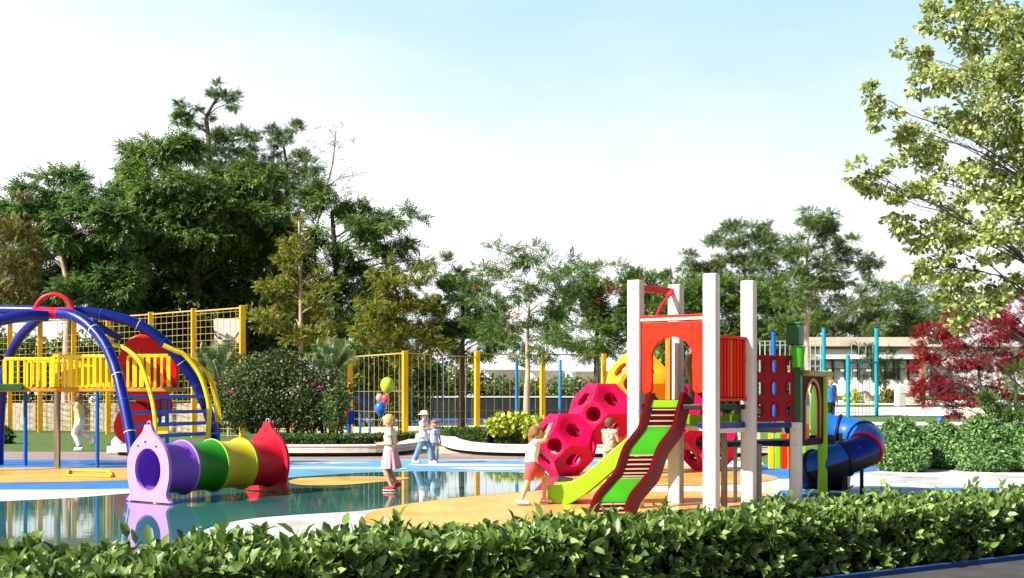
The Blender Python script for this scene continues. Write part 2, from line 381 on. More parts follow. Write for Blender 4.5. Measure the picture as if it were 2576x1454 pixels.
def clumpcloud(clumps, dens, sub=.28, shell=.5, minsub=5):
    "clumps: (centre, radii, n). points gathered in sub-clumps near the surface of each ellipsoid"
    P_, D_ = [], []
    for c, r, n in clumps:
        n = int(n*dens)
        if n < 1: continue
        c = np.array(c); r = np.array(r); k = max(minsub, int(n/55))
        d = rdir(k); rad = shell+(1-shell)*RNG.random(k)**.7
        sc = d*rad[:, None]
        pick = RNG.integers(0, k, n); off = rdir(n)*(RNG.random(n)**.5*sub)[:, None]
        off[:, 2] *= .62; q = sc[pick]*(.90+.25*RNG.random(n))[:, None]+off; P_.append(c+q*r); D_.append(d[pick]*.6+off/sub)
    return np.concatenate(P_), np.concatenate(D_)
def crown(name, clumps, dens, size, mat, parent, tmpl=T_FAR, up=.5, sub=.28, shell=.5, wid=1., droop=0.):
    pos, dr = clumpcloud(clumps, dens*1.35, sub*1.2, shell); n = len(pos)
    U = dr+rdir(n)*.7; U[:, 2] -= droop; U /= np.linalg.norm(U, axis=1, keepdims=True)
    N = rdir(n)*.8+np.array([0, 0, up]); N /= np.linalg.norm(N, axis=1, keepdims=True)
    sz = size*(.6+.8*RNG.random(n))
    return link(name, leafmesh(name, pos, sz, U, N, tmpl, wid), mat, parent, fix=False)
def limb(mb, a, b, r0, r1, n=7, wob=.08, sag=.15, sides=6):
    a = V(a); b = V(b); L = (b-a).length; pts = []; rs = []
    s1 = V((random.uniform(-1, 1), random.uniform(-1, 1), random.uniform(-.3, 1)))*L*wob
    for i in range(n):
        t = i/(n-1); p = a.lerp(b, t)+s1*math.sin(PI*t)+V((0, 0, L*sag*math.sin(PI*t)*(.5-.5*t)))
        p += V((random.uniform(-1, 1), random.uniform(-1, 1), random.uniform(-1, 1)))*L*wob*.18*(0 < i < n-1)
        pts.append(p); rs.append(r0+(r1-r0)*t**.8)
    mb.tube(pts, rs, sides); return pts
def tree(label, name, base, trunk, rad, clumps, d, leaf, lmat, bmat, dens=.35, group='trees behind the playground', tmpl=T_TUFT, sub=.28, shell=.45, up=.5,
         wid=1., twigs=3, depth=.8, cat='tree', droop=0., limbs=True, flowers=None, rise=.30, lr=.42, grow=1.12):
    """base (x,y|None) picture column; trunk [(x,y)...] up from the ground; clumps (x,y,rx,ry[,dd])"""
    b = GX(base, d, 0)
    if callable(depth): pass
    if tmpl is T_FAR: leaf *= .66; dens *= 2.0
    if tmpl is T_SPRAY: leaf *= 2.5; dens *= .36; up = 1.1
    if tmpl is T_TUFT: leaf *= 1.6; dens *= .60; up = .4
    root = thing(name, label, cat, b, 0, group)
    tp = [b]+[P(x, y, d) for x, y in trunk]; sp = [V(q) for q in smoothpath([tuple(q) for q in tp], 16)]
    mb = MB(); L = len(sp); mb.tube(sp, [rad*(1.25 if i == 0 else 1)*(1-.72*i/(L-1)) for i in range(L)], 9)
    cl = []
    for q in clumps:
        x, y, rx, ry = q[:4]; rx *= grow; ry *= grow; rm = min(rx, ry*1.4); dd = q[4] if len(q) > 4 else random.uniform(-1, 1)*(depth*rm*d/F*1.6)
        c = P(x, y, d+dd); c.x = (x-CX)/F*(d+dd); cl.append((tuple(c), (rx*d/F, max(rm, 20)*depth*d/F, ry*d/F), rx*ry))
        if limbs:
            # attach to the trunk at the point that is a little lower than the clump
            below = [p for p in sp if p.z < c.z-rise*(c-p).length] or [sp[L//3]]
            a = max(below, key=lambda p: p.z-.35*(V((p.x, p.y, 0))-V((c.x, c.y, 0))).length)
            i = sp.index(a); r0 = rad*(1-.72*i/(L-1))*lr
            pts = limb(mb, a, c, r0, r0*.28)
            for _ in range(twigs):
                e = c+V((random.uniform(-1, 1)*rx, random.uniform(-1, 1)*rm*depth, random.uniform(-.8, 1)*ry))*(.85*d/F)
                limb(mb, pts[random.randint(3, 6)], e, r0*.35, r0*.08, 5, .1, .05, 4)
    mb.build('trunk', bmat, root, smooth='all')
    crown('crown', cl, dens, leaf, lmat, root, tmpl, up, sub, shell, wid, droop)
    if flowers:
        for x, y, s in flowers:
            m2 = MB(); c = P(x, y, d-.9)
            for _ in range(14): m2.ell(c+V((random.gauss(0, 1), random.uniform(-1, 1), random.gauss(0, .8)))*s*1.1, (s*.26, s*.2, s*.2), 6, 4, rot=Matrix.Rotation(random.random()*3, 3, 'Y'))
            m2.build('blossom', paint('red_blossom', (.65, .01, .02), .6), root, smooth='all')
    return root

L_DARK = leafmat('dark_leaves', (.036, .080, .015), (.10, .185, .036), (.26, .38, .085), .45)
L_MID = leafmat('mid_leaves', (.03, .07, .014), (.075, .15, .03), (.17, .27, .06), .42)
L_ACAC = leafmat('feathery_leaves', (.035, .095, .024), (.11, .21, .05), (.25, .39, .11), .45)
L_YEL = leafmat('yellowing_leaves', (.04, .065, .012), (.13, .18, .025), (.50, .46, .07), .42)
L_EUC = leafmat('grey_green_leaves', (.045, .085, .022), (.11, .18, .05), (.22, .31, .09), .42)
L_OLIVE = leafmat('olive_leaves', (.06, .10, .03), (.13, .20, .06), (.23, .33, .11), .42)
L_BROWN = leafmat('brown_leaves', (.06, .075, .02), (.14, .15, .035), (.26, .19, .06))
L_SPARSE = leafmat('glossy_leaves', (.03, .07, .02), (.09, .17, .04), (.20, .30, .08))
L_PLANE = leafmat('yellow_green_leaves', (.10, .16, .025), (.31, .40, .10), (.70, .74, .38), .42)
L_MAPLE = leafmat('red_leaves', (.09, .006, .010), (.26, .012, .024), (.44, .04, .05), .4)
L_HEDGE = leafmat('hedge_leaves', (.035, .085, .012), (.13, .23, .04), (.34, .46, .13), .32, .38, .5)
L_ROUND = leafmat('clipped_shrub_leaves', (.04, .10, .025), (.12, .25, .065), (.26, .44, .15), .3, .42, .45)
L_BOX = leafmat('box_leaves', (.02, .06, .008), (.05, .12, .015), (.10, .19, .03))
L_VAR = leafmat('variegated_leaves', (.12, .22, .02), (.40, .48, .04), (.62, .65, .12))
L_BUSH = leafmat('bush_leaves', (.02, .045, .012), (.055, .095, .025), (.17, .21, .07), .3, .45, .35)
L_PALM = leafmat('palm_leaves', (.12, .20, .06), (.26, .38, .14), (.42, .52, .24))
B_BROWN = bark('brown_bark', (.06, .045, .035), (.16, .12, .09)); B_PALE = bark('pale_bark', (.28, .20, .14), (.50, .40, .30)); B_DARK = bark('dark_bark', (.03, .025, .02), (.09, .07, .055))
# ------------------------------------------------------------ play tower
FZ = .016
def post(name, root, x, y, z0, z1, r, mat, rz, sides=8):
    mb = MB(); n = 4
    # rounded square section
    pts = []
    for q in range(4):
        for k in range(4):
            a = PI/2*q+PI/2*k/3; c = V((math.cos(PI/2*q+PI/4), math.sin(PI/2*q+PI/4), 0))*(r*.60*1.414)
            pts.append(c+V((math.cos(a), math.sin(a), 0))*r*.40)
    M = Matrix.Rotation(rz, 3, 'Z'); pts = [M @ p+V((x, y, z0)) for p in pts]
    mb.prism(pts, (0, 0, z1-z0)); return mb.build(name, mat, root, smooth=True, bevel=.012)
A_, C_, D_, B_ = (1.66, 14.93), (2.58, 14.40), (3.21, 15.09), (2.30, 15.62)
E_, F_ = (3.97, 15.55), (4.66, 16.70)
tw = thing('play_tower', 'tall play tower with white posts, red arch panel and maroon hole board', 'play tower', (2.6, 15, FZ))
rzA = math.atan2(C_[1]-A_[1], C_[0]-A_[0])
for (x, y), z1 in ((A_, 3.07), (C_, 3.10), (D_, 3.08), (B_, 3.08)): post('post', tw, x, y, FZ, z1, .094, WHITE, rzA)
post('post', tw, E_[0], E_[1], FZ, 1.16, .075, WHITE, rzA)
o = post('post', tw, E_[0], E_[1], 1.161, 2.22, .075, DKGREEN, rzA)
post('post', tw, F_[0], F_[1], FZ, 1.9, .07, LIME, rzA+.3)
mb = MB(); mb.box((E_[0]-.02, E_[1]-.02, 2.37), (.20, .20, .28), rzA); mb.box((E_[0]-.02, E_[1]-.02, 2.53), (.23, .23, .03), rzA)
mb.build('lantern_cap', DKGREEN, tw, bevel=.01)
mb = MB(); mb.etube([(E_[0], E_[1]-.10, 1.92), (E_[0], E_[1]-.10, 2.2), (E_[0], E_[1]-.10, 2.21)], (.075, .10, .125), (.06, .08, .1), 20); mb.build('bucket', GREEN, tw, smooth=True)
def v2(p, z): return V((p[0], p[1], z))
def along(p, q, t, z): return v2(p, z).lerp(v2(q, z), t)
def arch_panel(name, p, q, t0, t1, z0, z1, half, ztop, th, mat, off=0, zsill=None):
    a, b = along(p, q, t0, 0), along(p, q, t1, 0); L = (b-a).length; u = (b-a).normalized(); nn = V((u.y, -u.x, 0))
    o2 = nn*off; c = L/2; out = []
    rc = .06
    def rnd(cx, cz, a0, a1):
        return [(cx+rc*math.cos(a0+(a1-a0)*i/5), cz+rc*math.sin(a0+(a1-a0)*i/5)) for i in range(6)]
    out += rnd(rc, z0+rc, PI, 1.5*PI)+rnd(c-half-rc, z0+rc, 1.5*PI, 2*PI)
    rr = half; sp = ztop-rr
    out += [(c-half*math.cos(PI*i/24), sp+rr*math.sin(PI*i/24)) for i in range(25)]
    out += rnd(c+half+rc, z0+rc, PI, 1.5*PI)+rnd(L-rc, z0+rc, 1.5*PI, 2*PI)+[(L, z1), (0, z1)]
    mb = MB(); mb.prism([a+u*x+V((0, 0, z))+o2 for x, z in out], -nn*th); return mb.build(name, mat, tw, bevel=.012)
arch_panel('arch_panel', A_, C_, .09, .91, 1.56, 2.50, .285, 2.30, .06, RED, .04)
mb = MB(); mb.beam(along(A_, C_, .06, 2.535), along(A_, C_, .94, 2.535), .12, .045); mb.build('panel_cap', WHITE, tw, bevel=.008)
mb = MB(); mb.beam(along(A_, C_, .06, 2.572), along(A_, C_, .94, 2.572), .15, .026); mb.build('panel_trim', RED, tw, bevel=.006)
mb = MB(); mb.beam(along(A_, B_, .08, 2.98), along(A_, B_, .92, 2.98), .05, .09); mb.build('top_rail', TRED, tw, bevel=.015)
mb = MB(); mb.tube(smoothpath([tuple(along(A_, B_, .75, 2.93)), tuple(along(A_, C_, .50, 2.90)), tuple(along(A_, C_, .36, 2.74)), tuple(along(A_, C_, .28, 2.58))], 18), .02, 10); mb.build('arc_rail', TRED, tw, smooth=True)
# red panel of upright bars between two posts
u = (v2(D_, 0)-v2(C_, 0)).normalized(); nn = V((u.y, -u.x, 0)); L = (v2(D_, 0)-v2(C_, 0)).length; base = v2(C_, 0)+u*.10; W2 = L-.20
mb = MB(); mb.beam(base+V((0, 0, 1.885))-nn*.03, base+u*W2+V((0, 0, 1.885))-nn*.03, .02, .80); bp = mb.build('bar_panel', MAROON, tw)
for z in (1.475, 2.295): mb = MB(); mb.beam(base+V((0, 0, z)), base+u*W2+V((0, 0, z)), .075, .04); mb.build('panel_rail', RED, bp, bevel=.008)
for i in range(9):
    p = base+u*(W2*(i+.5)/9); mb = MB(); mb.box(p+V((0, 0, 1.885)), (W2/9*(.55 if i % 3 else .72), .045, .775), math.atan2(u.y, u.x)); mb.build('panel_bar', RED if i != 4 else OBLOCK, bp, bevel=.014)
# deck and lower steps
mb = MB(); mb.prism([v2(A_, 1.34), v2(C_, 1.34), v2(D_, 1.34), v2(B_, 1.34)], (0, 0, .07)); mb.build('deck', BLACKP, tw, bevel=.01)
wv = V((.62, -.40, 0))
def step(z, p, q, dep, th=.06, mat=NAVY, edge=None):
    a, b = v2(p, z), v2(q, z); u = (b-a).normalized(); nn = V((-u.y, u.x, 0))*dep
    mb = MB(); mb.prism([a, b, b+nn, a+nn], (0, 0, th)); return mb.build('step_deck', mat, tw, bevel=.008)
mb = MB(); mb.beam(along(B_, C_, .02, 1.09), along(B_, C_, .80, 1.09), .05, .06); mb.build('cross_beam', WHITE, tw, bevel=.006)
step(1.10, along(C_, D_, .1, 0).xy, along(C_, D_, .9, 0).xy, .28, .07, BLUE)
mb = MB(); mb.beam(along(C_, D_, .1, 1.065), along(C_, D_, .9, 1.065), .03, .06); mb.build('cross_beam', WHITE, tw, bevel=.006)
step(1.08, along(D_, E_, .06, 0).xy, along(D_, E_, .94, 0).xy, .62, .07, BLUE)
step(.82, (2.85, 15.15), (4.05, 16.0), .5, .07, NAVY)
step(.80, (3.98, 15.75), (4.72, 16.75), .8, .07, NAVY)
for x, y, z, m, r in ((2.74, 15.02, 1.33, BLACKP, .045), (2.86, 15.0, 1.0, OLDWOOD, .035), (3.16, 15.75, .9, STEEL, .022), (3.34, 15.16, .85, OLDWOOD, .05), (3.98, 15.78, 1.1, BLACKP, .04)):
    mb = MB(); mb.box((x, y, z/2+FZ), (r*2, r*2, z), rzA); mb.build('support_leg', m, tw, bevel=.006)
mb = MB(); mb.beam((2.25, 15.9, 1.17), (3.25, 15.95, 1.17), .05, .17); mb.build('lime_beam', LIME, tw, bevel=.01)
mb = MB(); mb.beam((3.3, 15.98, 1.05), (3.9, 16.1, 1.05), .04, .10); mb.build('grey_beam', STEEL, tw, bevel=.01)
# orange pole and curved tan shade seen through the arch
mb = MB(); mb.box((2.17, 15.42, 1.86), (.075, .075, 1.0), rzA); mb.build('orange_pole', paint('orange_pole_paint', (.62, .20, .03), .4, .2, 6, stretch=(4, 4, .4)), tw, bevel=.01)
mb = MB(); pa = smoothpath([(2.44, 15.3, 2.42), (2.50, 15.28, 2.2), (2.42, 15.3, 1.98), (2.47, 15.28, 1.7), (2.46, 15.3, 1.42)], 16)
mb.tube(pa, [.10, .12, .13, .12, .10, .085, .08, .08, .085, .085, .085, .08, .08, .08, .08, .08, .08][:len(pa)], 14, flat=.6); mb.build('climbing_column', paint('tan_column', (.34, .16, .08), .5, .2), tw, smooth=True)
# maroon board with nine holes
p0, p1 = along(D_, E_, .05, 0), along(D_, E_, .99, 0); u = (p1-p0).normalized(); nn = V((u.y, -u.x, 0)); Lb = (p1-p0).length
mb = MB(); z0, z1 = 1.17, 2.08; nx = nz = 3
def rrect(cx, cz, hw, hh, r, k=6):
    out = []
    for (sx, sz, a0) in ((1, 1, 0), (-1, 1, PI/2), (-1, -1, PI), (1, -1, 1.5*PI)):
        for i in range(k): a = a0+PI/2*i/(k-1); out.append((cx+sx*(hw-r)+r*math.cos(a), cz+sz*(hh-r)+r*math.sin(a)))
    return out
for i in range(3):
    for j in range(3):
        cw, ch = Lb/3, (z1-z0)/3; cx, cz = cw*(i+.5), z0+ch*(j+.5)
        oo = rrect(cx, cz, cw/2, ch/2, .0005); ii = rrect(cx, cz, cw*.22, ch*.29, .045)
        oo = [p0+u*x+nn*.03+V((0, 0, z)) for x, z in oo]; ii = [p0+u*x+nn*.03+V((0, 0, z)) for x, z in ii]
        mb.ringprism(oo, ii, -nn*.05)
HB_ = paint('deep_red_board', (.24, .004, .014), .38, .12, spec=.15); b_ = mb.build('hole_board', HB_, tw)
mb = MB()
for i in range(3):
    for j in range(3):
        cw, ch = Lb/3, (z1-z0)/3; cx, cz = cw*(i+.5), z0+ch*(j+.5)
        oo = rrect(cx, cz, cw*.29, ch*.36, .06); ii = rrect(cx, cz, cw*.222, ch*.292, .046)
        mb.ringprism([p0+u*x+nn*.042+V((0, 0, z)) for x, z in oo], [p0+u*x+nn*.042+V((0, 0, z)) for x, z in ii], -nn*.014)
mb.build('hole_rim', HB_, b_, bevel=.004)
# playhouse wall with an arched window
q0, q1 = along(E_, F_, .08, 0), along(E_, F_, .97, 0); u = (q1-q0).normalized(); nn = V((u.y, -u.x, 0)); Lh = (q1-q0).length
DM = paint('dark_brown_panel', (.035, .006, .006), .6, .2, spec=.12)
outl = []; hole = []; N = 64; cx, cw = Lh*.5, Lh*.30; zb, zs, zt = .90, 1.38, 1.74
def house_hole(sc):
    pts = []
    for i in range(N):
        t = i/N
        if t < .25: pts.append((cx-cw*sc+2*cw*sc*(t/.25), zb))
        elif t < .45: pts.append((cx+cw*sc, zb+(zs-zb)*((t-.25)/.2)))
        elif t < .8:
            a = PI*(t-.45)/.35; pts.append((cx+cw*sc*math.cos(a), zs+(zt-zs)*sc*math.sin(a)**.9 if math.sin(a) > 0 else zs))
        else: pts.append((cx-cw*sc, zs-(zs-zb)*((t-.8)/.2)))
    return pts
def house_out():
    pts = []
    for i in range(N):
        t = i/N
        if t < .25: pts.append((Lh*(t/.25), .82))
        elif t < .45: pts.append((Lh, .82+(1.80-.82)*((t-.25)/.2)))
        elif t < .8: pts.append((Lh-Lh*(t-.45)/.35, 1.80))
        else: pts.append((0, 1.80-(.98)*((t-.8)/.2)))
    return pts
W3 = lambda pts, o: [q0+u*x+nn*o+V((0, 0, z)) for x, z in pts]
mb = MB(); mb.ringprism(W3(house_out(), .03), W3(house_hole(1), .03), -nn*.06); hw_ = mb.build('playhouse_wall', DM, tw)
mb = MB(); mb.ringprism(W3(house_hole(1.12), .045), W3(house_hole(.98), .045), -nn*.02); mb.build('window_frame', paint('orange_trim', (.42, .10, .02), .4, .1), hw_)
def slot(x0, x1, za, zb_, mat, o=0.):
    mb = MB(); c = (x0+x1)/2; h = (x1-x0)/2; pts = [(x0, za), (x1, za)]+[(c+h*math.cos(PI*i/12), zb_-h*1.6+h*1.6*math.sin(PI*i/12)) for i in range(13)]
    mb.prism(W3(pts, o), -nn*.03); return mb.build('window_panel', mat, hw_, bevel=.005)
slot(cx-.02, cx+cw*.86, .95, 1.68, LIME, .012)
slot(cx-cw*.92, cx-.06, 1.12, 1.62, paint('pale_lime_panel', (.62, .70, .25), .35, .05), .010)
mb = MB(); mb.prism(W3([(cx-cw*.9, .84), (cx-.07, .84), (cx-.07, 1.12), (cx-cw*.9, 1.12)], .008), -nn*.03); mb.build('window_panel', OBLOCK, hw_, bevel=.005)
mb = MB(); mb.prism(W3([(cx-cw*.88, 1.38), (cx-.10, 1.38), (cx-.10, 1.54), (cx-cw*.88, 1.54)], .018), -nn*.006); mb.build('window_tile', BRBLUE, hw_)
mb = MB(); mb.beam(q0+V((0, 0, 1.845))-u*.05, q1+V((0, 0, 1.845))+u*.04, .34, .075); mb.build('playhouse_roof', paint('olive_roof', (.26, .22, .05), .45, .2), tw, bevel=.015)
# lower colour boards behind the steps
for i, m in enumerate((YELLOW, LIME, RED, OBLOCK, GREEN, LIME)):
    mb = MB(); mb.box((4.05+i*.10, 17.4, .66), (.085, .05, .55)); mb.build('striped_board', m, tw, bevel=.01)

# ---- wavy stair slide (top at the arch, foot at the front left)
ws = thing('wavy_ladder', 'wavy maroon sided ladder slide with bright green pads below red arch', 'ladder slide', (1.6, 14.3, FZ))
T0 = V((2.07, 14.62, 0)); U_ = V((-.72, -.60, 0)); LW = 1.06; U_.normalize(); WD = V((.985, .17, 0)).normalized()
kp = [(-.02, 1.54), (.03, 1.42), (.15, 1.07), (.43, .82), (.57, .50), (.92, .22), (1.0, .02)]
def zprof(s):
    for (a, za), (b, zb2) in zip(kp, kp[1:]):
        if s <= b: return za+(zb2-za)*(s-a)/(b-a)
    return kp[-1][1]
S_ = [i/120*1.02-.02 for i in range(121)]; Zr = np.array([zprof(s) for s in S_]); ker = np.hanning(17); ker /= ker.sum()
Zs = np.convolve(np.pad(Zr, 8, mode='edge'), ker, 'valid'); Zs[-6:] = np.minimum(Zs[-6:], Zr[-6:]+.02)
def wpt(i, off):  # point on profile, offset along normal in the slope plane
    j0, j1 = max(0, i-2), min(120, i+2); dx = (S_[j1]-S_[j0])*LW; dz = Zs[j1]-Zs[j0]; l = math.hypot(dx, dz)
    nx_, nz_ = -dz/l, dx/l
    return T0+U_*(S_[i]*LW+nx_*off)+V((0, 0, max(FZ, Zs[i]+nz_*off)))
HWD = .20
for sgn in (-1, 1):
    mb = MB(); pr = [wpt(i, .10) for i in range(0, 121, 3)]+[wpt(i, -.09) for i in range(120, -1, -3)]
    c = WD*(sgn*HWD); mb.prism([p+c for p in pr], WD*(.05*sgn)); mb.build('side_panel', MAROON, ws, bevel=.016)
def tread(i0, i1, off, mat, name):
    mb = MB(); ii = list(range(i0, i1+1, 2)); a = [wpt(i, off) for i in ii]; b = [wpt(i, off-.03) for i in reversed(ii)]
    mb.prism([p-WD*(HWD-.004) for p in a+b], WD*(2*HWD-.008)); return mb.build(name, mat, ws)
tread(2, 18, -.03, MAROON, 'ladder_back'); tread(18, 56, .02, GREEN, 'green_pad'); tread(56, 76, -.03, MAROON, 'ladder_back'); tread(76, 112, .02, GREEN, 'green_pad'); tread(112, 120, -.02, MAROON, 'ladder_back')
tread(4, 9, .03, LIME, 'green_pad')
NOSE = paint('pale_rung', (.66, .46, .34), .45, .1)
for i in (9, 12, 15, 18, 56, 59, 62, 65, 68, 71, 74, 113, 116, 119):
    mb = MB(); p = wpt(i, .0); mb.beam(p-WD*(HWD-.006), p+WD*(HWD-.006), .034, .016); mb.build('rung', NOSE, ws)

# ---- lime slide
sl = thing('lime_slide', 'lime green straight slide running down to the left of the tower', 'slide', (1.2, 15.5, FZ))
a, b = V((2.14, 15.42, 0)), V((.67, 15.75, 0)); u = (b-a).normalized(); n2 = V((-u.y, u.x, 0)); n2 = n2 if n2.y < 0 else -n2; Ls = (b-a).length
pr = [(0, 1.24), (.06, 1.20), (.22, .98), (.5, .66), (.80, .32), (.92, .21), (1.0, .15), (1.10, .12), (1.24, .11)]
pr = smoothpath([(s*Ls/1.15, z) for s, z in pr], 40)
for sgn in (-1, 1):
    mb = MB(); c = n2*(.26*sgn)
    up = [a+u*s+c+V((0, 0, z+.17)) for s, z in pr]; dn = [a+u*s+c+V((0, 0, max(.02, z-.12))) for s, z in reversed(pr)]
    mb.prism(up+dn, n2*(.03*sgn)); mb.build('side_wall', LIME, sl, bevel=.01)
mb = MB(); mb.prism([a+u*s+V((0, 0, z))-n2*.255 for s, z in pr]+[a+u*s+V((0, 0, z-.03))-n2*.255 for s, z in reversed(pr)], n2*.51); mb.build('slide_bed', LIME, sl)
mb = MB(); mb.box(a+u*(Ls*1.08)+V((0, 0, .06)), (.08, .40, .1), math.atan2(u.y, u.x)); mb.build('foot_block', OBLOCK, sl)

# ---- spiral tube slide
sp_ = thing('tube_slide', 'blue and black spiral tube slide with painted underside shade curling down behind the lime post', 'tube slide', (5.0, 17.3, FZ))
key = [(-.52, .35, 1.10), (-.30, .46, 1.06), (.05, .45, .98), (.36, .28, .92), (.48, -.02, .83), (.36, -.30, .70), (.02, -.44, .58), (-.32, -.34, .46), (-.46, -.06, .38), (-.28, .16, .32), (.02, .18, .30), (.24, .10, .29)]
c0 = V((5.0, 17.25, 0)); path = [c0+V(p) for p in smoothpath(key, 88)]
n = len(path); ns = 9
for k in range(ns):
    i0, i1 = k*(n-1)//ns, (k+1)*(n-1)//ns
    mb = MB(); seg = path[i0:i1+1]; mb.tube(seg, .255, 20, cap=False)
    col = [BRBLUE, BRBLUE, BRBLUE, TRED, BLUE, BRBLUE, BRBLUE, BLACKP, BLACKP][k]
    if k == 3:
        mb.tube([p*1.0 for p in seg], .262, 20, cap=False); col = TRED
    if k == ns-1: mb.tube(seg, .232, 20, cap=False)
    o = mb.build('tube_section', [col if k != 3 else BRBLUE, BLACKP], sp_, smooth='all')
    for p in o.data.polygons:      # black on downward faces paints the shade under the coloured tube
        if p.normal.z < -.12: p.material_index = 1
    mb = MB(); q = path[i1]; t = (path[min(n-1, i1+1)]-path[i1-1]).normalized()
    mb.tube([q-t*.016, q+t*.016], .285, 20); mb.build('tube_flange', TRED if k == 3 else NAVY, o, smooth=True)
mb = MB(); mb.tube([(c0.x+.02, c0.y-.42, FZ), (c0.x+.02, c0.y-.42, .36)], .03, 8); mb.tube([(c0.x+.42, c0.y, FZ), (c0.x+.42, c0.y, .62)], .03, 8); mb.build('support_leg', BLACKP, sp_, smooth=True)

# ------------------------------------------------------------ block climber (truncated octahedra with round holes)
cl_ = thing('block_climber', 'stacked crimson and yellow climbing blocks pierced by round holes', 'climbing blocks', (2.2, 21.8, FZ))
UN = .292; yaw = R(25)
D2 = V((math.cos(yaw), math.sin(yaw), 0)); D1 = V((-math.sin(yaw), math.cos(yaw), 0))
AX = (D2+D1).normalized(); AY = (D1-D2).normalized()
def block(center, mat, name='holed_block'):
    import itertools
    vs = []
    for perm in set(itertools.permutations((0, 1, 2))):
        for s1 in (-1, 1):
            for s2 in (-1, 1):
                q = [0, 0, 0]; q[perm.index(1)] = s1; q[perm.index(2)] = 2*s2; vs.append(tuple(q))
    vs = [V(q) for q in set(vs)]; faces = []
    for ax in range(3):
        for s in (-1, 1):
            nn = V([s if k == ax else 0 for k in range(3)]); faces.append((nn, 2.0))
    for s in itertools.product((-1, 1), repeat=3): faces.append((V(s).normalized(), 3/math.sqrt(3)))
    mb = MB(); tow = lambda q: V(center)+AX*(q.x*UN)+AY*(q.y*UN)+V((0, 0, q.z*UN))
    NS = 48
    for nn, dist in faces:
        fv = [q for q in vs if abs(q.dot(nn)-dist) < 1e-4]; c = sum(fv, V())/len(fv)
        e1 = (fv[0]-c).normalized(); e2 = nn.cross(e1); fv.sort(key=lambda q: math.atan2((q-c).dot(e2), (q-c).dot(e1)))
        m = len(fv); hr = .50 if m == 4 else .54
        bd = []; per = NS//m
        for k in range(m):
            for j in range(per): bd.append(fv[k].lerp(fv[(k+1) % m], j/per))
        def circ(r, dep): 
            out = []
            for q in bd:
                v = (q-c); ang = math.atan2(v.dot(e2), v.dot(e1)); out.append(c+(e1*math.cos(ang)+e2*math.sin(ang))*r-nn*dep)
            return out
        inap = .74 if m == 4 else .92
        loops = [[tow(q) for q in bd], [tow(q) for q in circ(inap*.98, .0)], [tow(q) for q in circ(inap*.95, .02)], [tow(q) for q in circ(hr*1.06, .025)], [tow(q) for q in circ(hr, .045)], [tow(q) for q in circ(hr*.99, .22)], [tow(q*.90) for q in bd]]
        b0 = len(mb.v); L_ = len(bd)
        mb.add([p for lp in loops for p in lp], [(k*L_+i, k*L_+(i+1) % L_, (k+1)*L_+(i+1) % L_, (k+1)*L_+i) for k in range(len(loops)-1) for i in range(L_)])
    me = mb.mesh(name); bmx = bmesh.new(); bmx.from_mesh(me); bmesh.ops.remove_doubles(bmx, verts=bmx.verts, dist=.0004); bmx.to_mesh(me); bmx.free()
    return link(name, me, mat, cl_, smooth=True, bevel=0)
M1 = V((.99, 21.3, FZ+2*UN)); stp = D2*(2*math.sqrt(2)*UN)+V((0, 0, 2*UN))
fl = D2*(2*math.sqrt(2)*UN)
block(M1, CRIM); block(M1+stp, CRIM); block(M1+stp*2, YBLOCK); block(M1+fl*2, OBLOCK); block(M1+fl*3+V((0, 0, 2*UN)), CRIM); block(M1+fl*4, CRIM)

